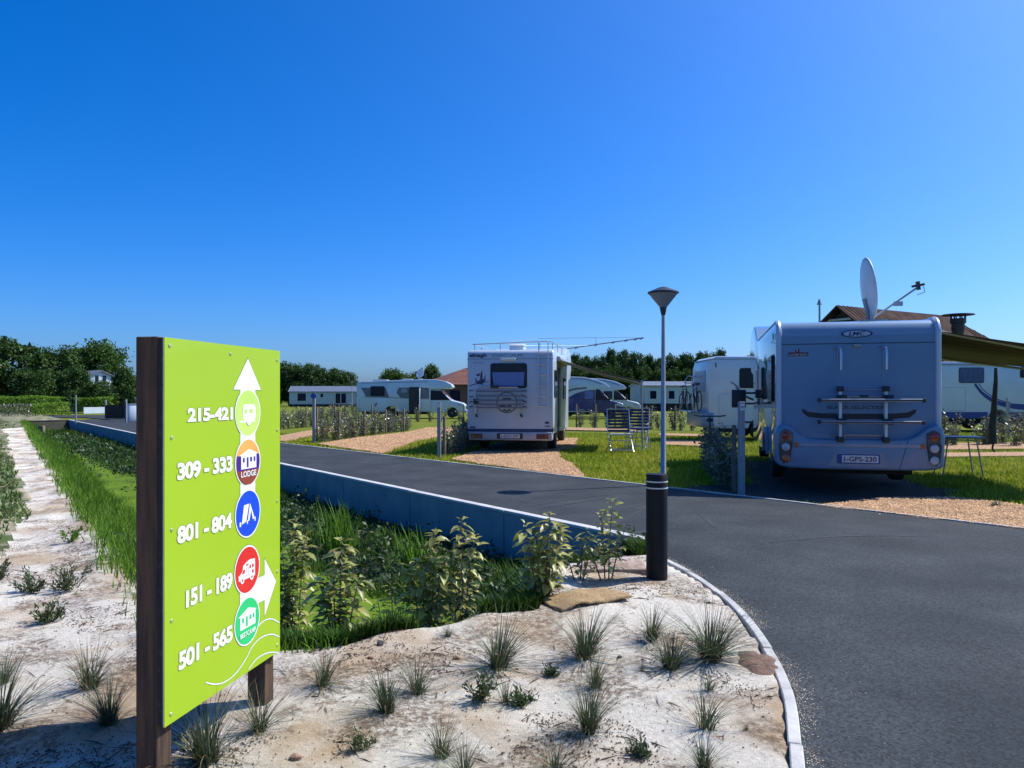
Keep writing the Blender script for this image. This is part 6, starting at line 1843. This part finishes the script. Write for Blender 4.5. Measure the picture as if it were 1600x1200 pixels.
hedge_row((2.6, 38.0), (5.2, 36.2), 0.72, 'thin silver leaved shrub in the back hedge behind the striped chairs', 'back hedge behind the chairs', 0.9, 3, 'wooden stake in the back hedge behind the striped chairs', 1.15)
hedge_row((5.5, 36.0), (9.0, 33.6), 0.50, 'silver leaved shrub in the back hedge behind the street lamp', 'back hedge behind the street lamp', 1.08, 3, 'wooden stake in the back hedge behind the street lamp', 1.1)
for px, d, sc in ((1481, 23.5, 1.15), (1489, 23.2, 1.0), (1533, 23.5, 0.95), (1541, 23.8, 1.0), (1550, 23.6, 0.9), (1566, 24, 0.9), (1587, 23, 1.25), (1603, 24, 1.0)):
    shrub_at(X(px, d), d, 'silver leaved shrub between the folding table and the long right hand motorhome', 'shrubs right of the dish motorhome', sc)

# ---------------------------------------------------------------- broad leaved shrubs on the ditch edge
def leaf_big(b, base, d, up, L_, W_, fold=0.18, curl=0.25):
    d = Vector(d).normalized(); sd = d.cross(Vector(up))
    if sd.length < 1e-3: sd = d.cross(Vector((1, 0, 0)))
    sd.normalize(); n = sd.cross(d).normalized(); base = Vector(base)
    def pt(f, w): return base + d * (L_ * f) + sd * w + n * (abs(w) * fold * 2) - Vector((0, 0, 1)) * (curl * L_ * f * f)
    rows = ((0.0, 0.03), (0.22, 0.36), (0.5, 0.5), (0.78, 0.33), (1.0, 0.0))
    vs = []
    for f, w in rows: vs += [pt(f, -w * W_), pt(f, 0), pt(f, w * W_)]
    b.add(vs, [(3 * i + j, 3 * i + j + 1, 3 * i + j + 4, 3 * i + j + 3) for i in range(4) for j in range(2)])
def broad_shrub(px, py, d, top_py, wpx, stems, seed, label, leafL=0.112, dens=1.0):
    x, y = X(px, d), d
    z = ground_z(x, y)[0]
    h = Z(top_py, d) - z
    r = random.Random(seed)
    t = thing('broadleaf_shrub', label, 'shrub', (x, y, z))
    fo, sm = B(), B()
    wr = wpx * d / F * 0.5
    for s in range(stems):
        an = r.uniform(0, 6.283) if stems > 1 else 0
        dx = (-1 + 2 * (s + 0.5) / stems) * wr * 1.05 + r.uniform(-.02, .02)
        hh = h * (1.0 if s == stems // 2 else r.uniform(0.6, 0.92))
        p0 = Vector((dx * 0.25, r.uniform(-.03, .03), -0.02)); p2 = Vector((dx, r.uniform(-0.5, 0.5) * wr * .6, hh)); p1 = (p0 + p2) / 2 + Vector((r.uniform(-.03, .03), r.uniform(-.03, .03), 0.05))
        path = [p0 * (1 - f) ** 2 + p1 * (2 * f * (1 - f)) + p2 * f * f for f in [i / 7 for i in range(8)]]
        sm.tube(path, 0.0065, 6, 0.002)
        nl = int(hh / 0.0125 * dens)
        for i in range(nl):
            f = 0.14 + 0.86 * (i + r.random()) / nl
            p = p0 * (1 - f) ** 2 + p1 * (2 * f * (1 - f)) + p2 * f * f
            az = i * 2.4 + r.uniform(-.5, .5); side = r.uniform(0.01, 0.085) * (1.15 - f)
            dv = Vector((math.cos(az), math.sin(az), r.uniform(-0.35, 0.6) + (0.5 if f > 0.93 else 0)))
            q = p + Vector((math.cos(az), math.sin(az), 0.15)) * side
            if side > 0.03: sm.tube([p, q], 0.002, 4)
            L_ = leafL * r.uniform(0.6, 1.15) * (0.75 if f > 0.93 else 1)
            leaf_big(fo, q, dv, (r.uniform(-.5, .5), r.uniform(-.5, .5), 1), L_, L_ * r.uniform(0.42, 0.56), 0.2, r.uniform(0.15, 0.6))
    fo.build('foliage', LEAFG, t, angle=60); sm.build('stems', STEM, t)
    return t
broad_shrub(530, 978, 4.95, 842, 80, 4, 41, 'broad leaved shrub on the ditch edge nearest the right edge of the sign')
broad_shrub(668, 965, 5.25, 828, 66, 4, 42, 'dense broad leaved shrub, left stem of the pair in the middle of the ditch edge')
broad_shrub(722, 962, 5.3, 808, 58, 3, 43, 'tallest yellowish broad leaved shrub in the middle of the ditch edge', 0.092)
broad_shrub(850, 942, 5.55, 800, 74, 4, 44, 'upright broad leaved shrub before the wall, left of the coir mat')
broad_shrub(948, 912, 6.05, 778, 85, 4, 45, 'open branched broad leaved shrub just left of the black bollard', 0.082, 0.8)
broad_shrub(455, 930, 5.9, 812, 70, 4, 46, 'broad leaved shrub half hidden behind the right edge of the sign')
broad_shrub(610, 958, 5.15, 908, 55, 3, 47, 'little broad leaved seedling between the two larger shrubs on the ditch edge', 0.06)
broad_shrub(905, 905, 6.0, 838, 60, 3, 48, 'small dark broad leaved shrub between the two shrubs left of the bollard', 0.075)

# reeds in the ditch
def reed_clump(s, t, h, n, seed, label):
    x, y = xy(s, t); r = np.random.default_rng(seed)
    P = np.stack([r.normal(0, 0.14, n), r.normal(0, 0.14, n), np.full(n, -0.02)], 1)
    V, F_ = blades(P, h * r.uniform(0.6, 1.1, n), r.uniform(0.014, 0.028, n), r.uniform(0.05, 0.5, n), r.uniform(0, 6.28, n), 4)
    o = np_mesh('reed_clump', V, F_, DGRASS)
    o.location = (x, y, ground_z(x, y)[0])
    return tag(o, label, 'reeds')
reed_clump(4.0, 9.3, 0.75, 90, 1, 'tall reed clump standing in the ditch by the right edge of the sign')
reed_clump(4.5, 16.5, 0.95, 80, 2, 'upright reed clump in the ditch seen just left of the sign post')
reed_clump(4.2, 20.5, 0.8, 60, 3, 'reed clump below the wall further along the ditch left of the sign')
reed_clump(4.3, 7.9, 0.55, 60, 4, 'short reed clump at the wall foot in the dark part of the ditch')

# ---------------------------------------------------------------- tufts and creeping plants on the sand
def tuft_mesh(seed, n, h, spread):
    r = np.random.default_rng(seed)
    az = r.uniform(0, 6.283, n)
    rad = 0.030 * np.sqrt(r.random(n))
    P = np.stack([rad * np.cos(az), rad * np.sin(az), np.full(n, -0.01)], 1)
    hh = h * r.uniform(0.55, 1.1, n)
    low = r.random(n) < 0.22
    lean = np.where(low, r.uniform(1.2, 2.2, n), r.uniform(0.05, spread, n))
    hh = np.where(low, hh * 0.55, hh)
    return blades(P, hh, r.uniform(0.0025, 0.0048, n), lean, az + r.normal(0, 0.4, n), 5, 0.30)
protos = {}
def tuft(px, py, hpx, kind, label, sc=1.0):
    x, y = G(px, py)
    z = ground_z(x, y)[0]
    h = hpx * y / F * 1.15
    if kind not in protos:
        n, sp = {0: (170, 1.1), 1: (110, 1.0), 2: (300, 1.3), 3: (60, 1.1)}[kind]
        t = thing('grass_tuft', label, 'grass tuft', (x, y, z))
        V, F_ = tuft_mesh(50 + kind, n, 1.0 * 0.25, sp)
        np_mesh('blades', V, F_, TUFT, t)
        V, F_ = tuft_mesh(70 + kind, n // 5, 0.25 * 0.8, 1.5)
        np_mesh('dry_blades', V, F_, STRAW, t)
        protos[kind] = t
    else:
        t = dup(protos[kind], (x, y, z), None, label)
    t.rotation_euler = (rs.uniform(-.2, .2), rs.uniform(-.2, .2), rs.uniform(0, 6.28))
    s_ = h / 0.25
    t.scale = (s_ * sc * rs.uniform(0.85, 1.45), s_ * sc * rs.uniform(0.85, 1.45), s_)
    return t
tuft(325, 1188, 105, 0, 'grass tuft at the foot of the sign, just right of its near post')
tuft(405, 1140, 78, 1, 'grass tuft in front of the far post of the sign')
tuft(505, 1078, 55, 1, 'small lone grass tuft on a sand hump right of the far sign post')
tuft(605, 1112, 72, 0, 'dense grass tuft, front one of the touching pair left of centre')
tuft(652, 1080, 66, 1, 'grass tuft, rear one of the touching pair left of centre')
tuft(778, 1045, 85, 0, 'tall upright grass tuft below the middle ditch shrubs')
tuft(690, 1180, 72, 1, 'thin grass tuft near the bottom edge, left of centre')
tuft(915, 1030, 80, 0, 'tall grass tuft in front of the coir mat')
tuft(930, 1075, 60, 1, 'grass tuft directly below the tall one before the coir mat')
tuft(1018, 1000, 56, 0, 'low wide grass tuft between the mat and the kerb, farthest back')
tuft(1048, 1046, 58, 0, 'grass tuft just left of the biggest tuft beside the kerb')
tuft(1110, 1032, 88, 2, 'biggest dense grass tuft beside the white kerb', 0.9)
tuft(920, 1152, 88, 2, 'dense grass tuft near the bottom, right of centre', 0.7)
tuft(1102, 1138, 78, 3, 'sparse grass tuft on the sand in front of the brown soil heap')
tuft(1108, 1082, 40, 3, 'thin grass wisp between the biggest tuft and the sparse tuft')
tuft(1003, 1052, 22, 3, 'tiny grass sprout left of the tuft pair beside the kerb')
tuft(700, 998, 22, 1, 'tiny grass tuft alone on the bare pale sand')
tuft(725, 1215, 60, 1, 'grass tuft cut by the bottom edge left of centre')
tuft(1100, 1210, 55, 0, 'grass tuft cut by the bottom edge near the kerb')
tuft(1000, 1182, 26, 3, 'small grass sprout low on the right part of the sand')
tuft(868, 1212, 60, 3, 'sparse grass tuft cut by the bottom edge in the middle')
tuft(1165, 1142, 18, 3, 'tiny yellowish grass sprout near the kerb low right')
tuft(140, 1080, 82, 1, 'pale upright grass tuft left of the near sign post')
tuft(172, 1132, 72, 0, 'dark grass tuft at the shadow edge left of the near sign post')
tuft(4, 1066, 62, 1, 'grass tuft at the left edge of the view, the farther of two')
tuft(-2, 1142, 95, 0, 'grass tuft at the left edge of the view, the nearer of two')
tuft(790, 1098, 55, 3, 'sparse grass tuft in front of the dark green creeping plant')

CREEP = mat('creeping_leaves', (0.050, 0.085, 0.025), 0.45, (0.09, 0.12, 0.04), scale=9, island=0.5, trans=0.2)
def creeper(px, py, wpx, hpx, n, seed, label, leaf=0.035, m=CREEP):
    x, y = G(px, py); r = np.random.default_rng(seed)
    z = ground_z(x, y)[0]; w = wpx * y / F; h = hpx * y / F
    t = thing('creeping_shrub', label, 'plant', (x, y, z))
    P, A = [], []
    b = B()
    for s in range(max(5, n // 55)):
        a = r.uniform(0, 6.283); q = r.uniform(0.2, 0.5) * w
        c = np.array([q * math.cos(a), q * math.sin(a) * 0.8, h * r.uniform(0.3, 1.0)])
        b.tube([(0, 0, -0.01), (c[0] * 0.6, c[1] * 0.6, c[2] * 0.35 + 0.01), tuple(c)], 0.004, 5, 0.0015)
        for j in range(55):
            f = r.uniform(0.1, 1) ** 0.7
            p = np.array([c[0] * f, c[1] * f, c[2] * f ** 1.5]) + r.normal(0, 0.014, 3); p[2] = max(p[2], 0.005)
            P.append(p); A.append(np.array([math.cos(a), math.sin(a), 1.2]) + r.normal(0, 0.7, 3))
    P, A = np.array(P), np.array(A); A /= np.linalg.norm(A, axis=1)[:, None]
    Nn = rand_dirs(r, len(P), 0.7); Nn -= A * (Nn * A).sum(1)[:, None]; Nn /= np.linalg.norm(Nn, axis=1)[:, None] + 1e-9
    Lf = leaf * r.uniform(0.6, 1.3, len(P))
    V, F_ = leaf_quads(P, A, Nn, Lf, Lf * 0.30, 0.1)
    np_mesh('foliage', V, F_, m, t); b.build('stems', STEM, t)
creeper(50, 925, 60, 40, 500, 1, 'low green shrub on the sand path, the left one of the group')
creeper(105, 922, 70, 38, 500, 2, 'low spreading green shrub on the sand path nearest the sign')
creeper(80, 972, 52, 32, 420, 3, 'low dark green shrub on the sand path, front one of the group')
creeper(2, 905, 30, 30, 220, 4, 'low green shrub cut by the left edge beside the path group')
creeper(752, 1092, 62, 44, 420, 5, 'dark green creeping plant behind the sparse tuft in the middle of the sand', 0.03)
creeper(566, 1168, 34, 28, 260, 6, 'small dark green leafy plant near the bottom edge right of the sign', 0.022)
creeper(818, 1098, 40, 16, 160, 7, 'flat green weed right of the creeping plant in the middle of the sand', 0.03)
creeper(998, 1182, 30, 16, 130, 8, 'flat green weed near the bottom edge right of centre', 0.025)
creeper(110, 850, 46, 26, 300, 9, 'dark little shrub at the foot of the grassy bank beside the path', 0.04, DGRASS)
creeper(862, 1052, 24, 10, 90, 10, 'flat pale weed left of the tall tuft before the coir mat', 0.025)
creeper(1558, 790, 22, 12, 160, 11, 'small pale weed at the gravel edge below the awning shade', 0.04, LEAFS)

def cover_strip():
    """ground cover left of the sand path"""
    r = np.random.default_rng(77); P = []
    q = random.Random(2)
    while len(P) < 16000:
        t = 9.0 + 34 * q.random() ** 1.6; s = q.uniform(-2.2, 1.2)
        edge = 0.45 + min(0.25, 0.1 * (t - 9.5)) + 0.034 * max(0, t - 12) + 0.25 * noise.noise((t * 0.5, 0, 3))
        if s > edge: continue
        if noise.noise((s * 1.2, t * 0.6, 31)) < -0.15 : continue
        x, y = xy(s, t); P.append((x, y, ground_z(x, y)[0]))
    while len(P) < 20000:
        t = q.uniform(8.3, 21); s = q.uniform(-2.0, 0.9)
        if s > 0.42 + min(0.25, 0.1 * (t - 9.5)) + 0.034 * max(0, t - 12) + 0.3 * noise.noise((t * 0.5, 0, 3)): continue
        x, y = xy(s, t); P.append((x, y, ground_z(x, y)[0]))
    while len(P) < 27000:
        t = q.uniform(38, 60); s = q.uniform(-9, 2.3)
        if s > 0.35 + 0.024 * (t - 9) and t < 42: continue
        x, y = xy(s, t); P.append((x, y, ground_z(x, y)[0]))
    P = np.array(P); n = len(P)
    V, F_ = blades(P, r.uniform(0.04, 0.11, n), r.uniform(0.012, 0.03, n) * (1 + P[:, 1] * 0.04), r.uniform(0.4, 1.5, n), r.uniform(0, 6.28, n), 2)
    tag(np_mesh('ground_cover', V, F_, mat('cover_leaves', (0.075, 0.125, 0.022), 0.5, (0.14, 0.19, 0.045), scale=1.5, island=0.5, trans=0.25)), kind='stuff')
cover_strip()
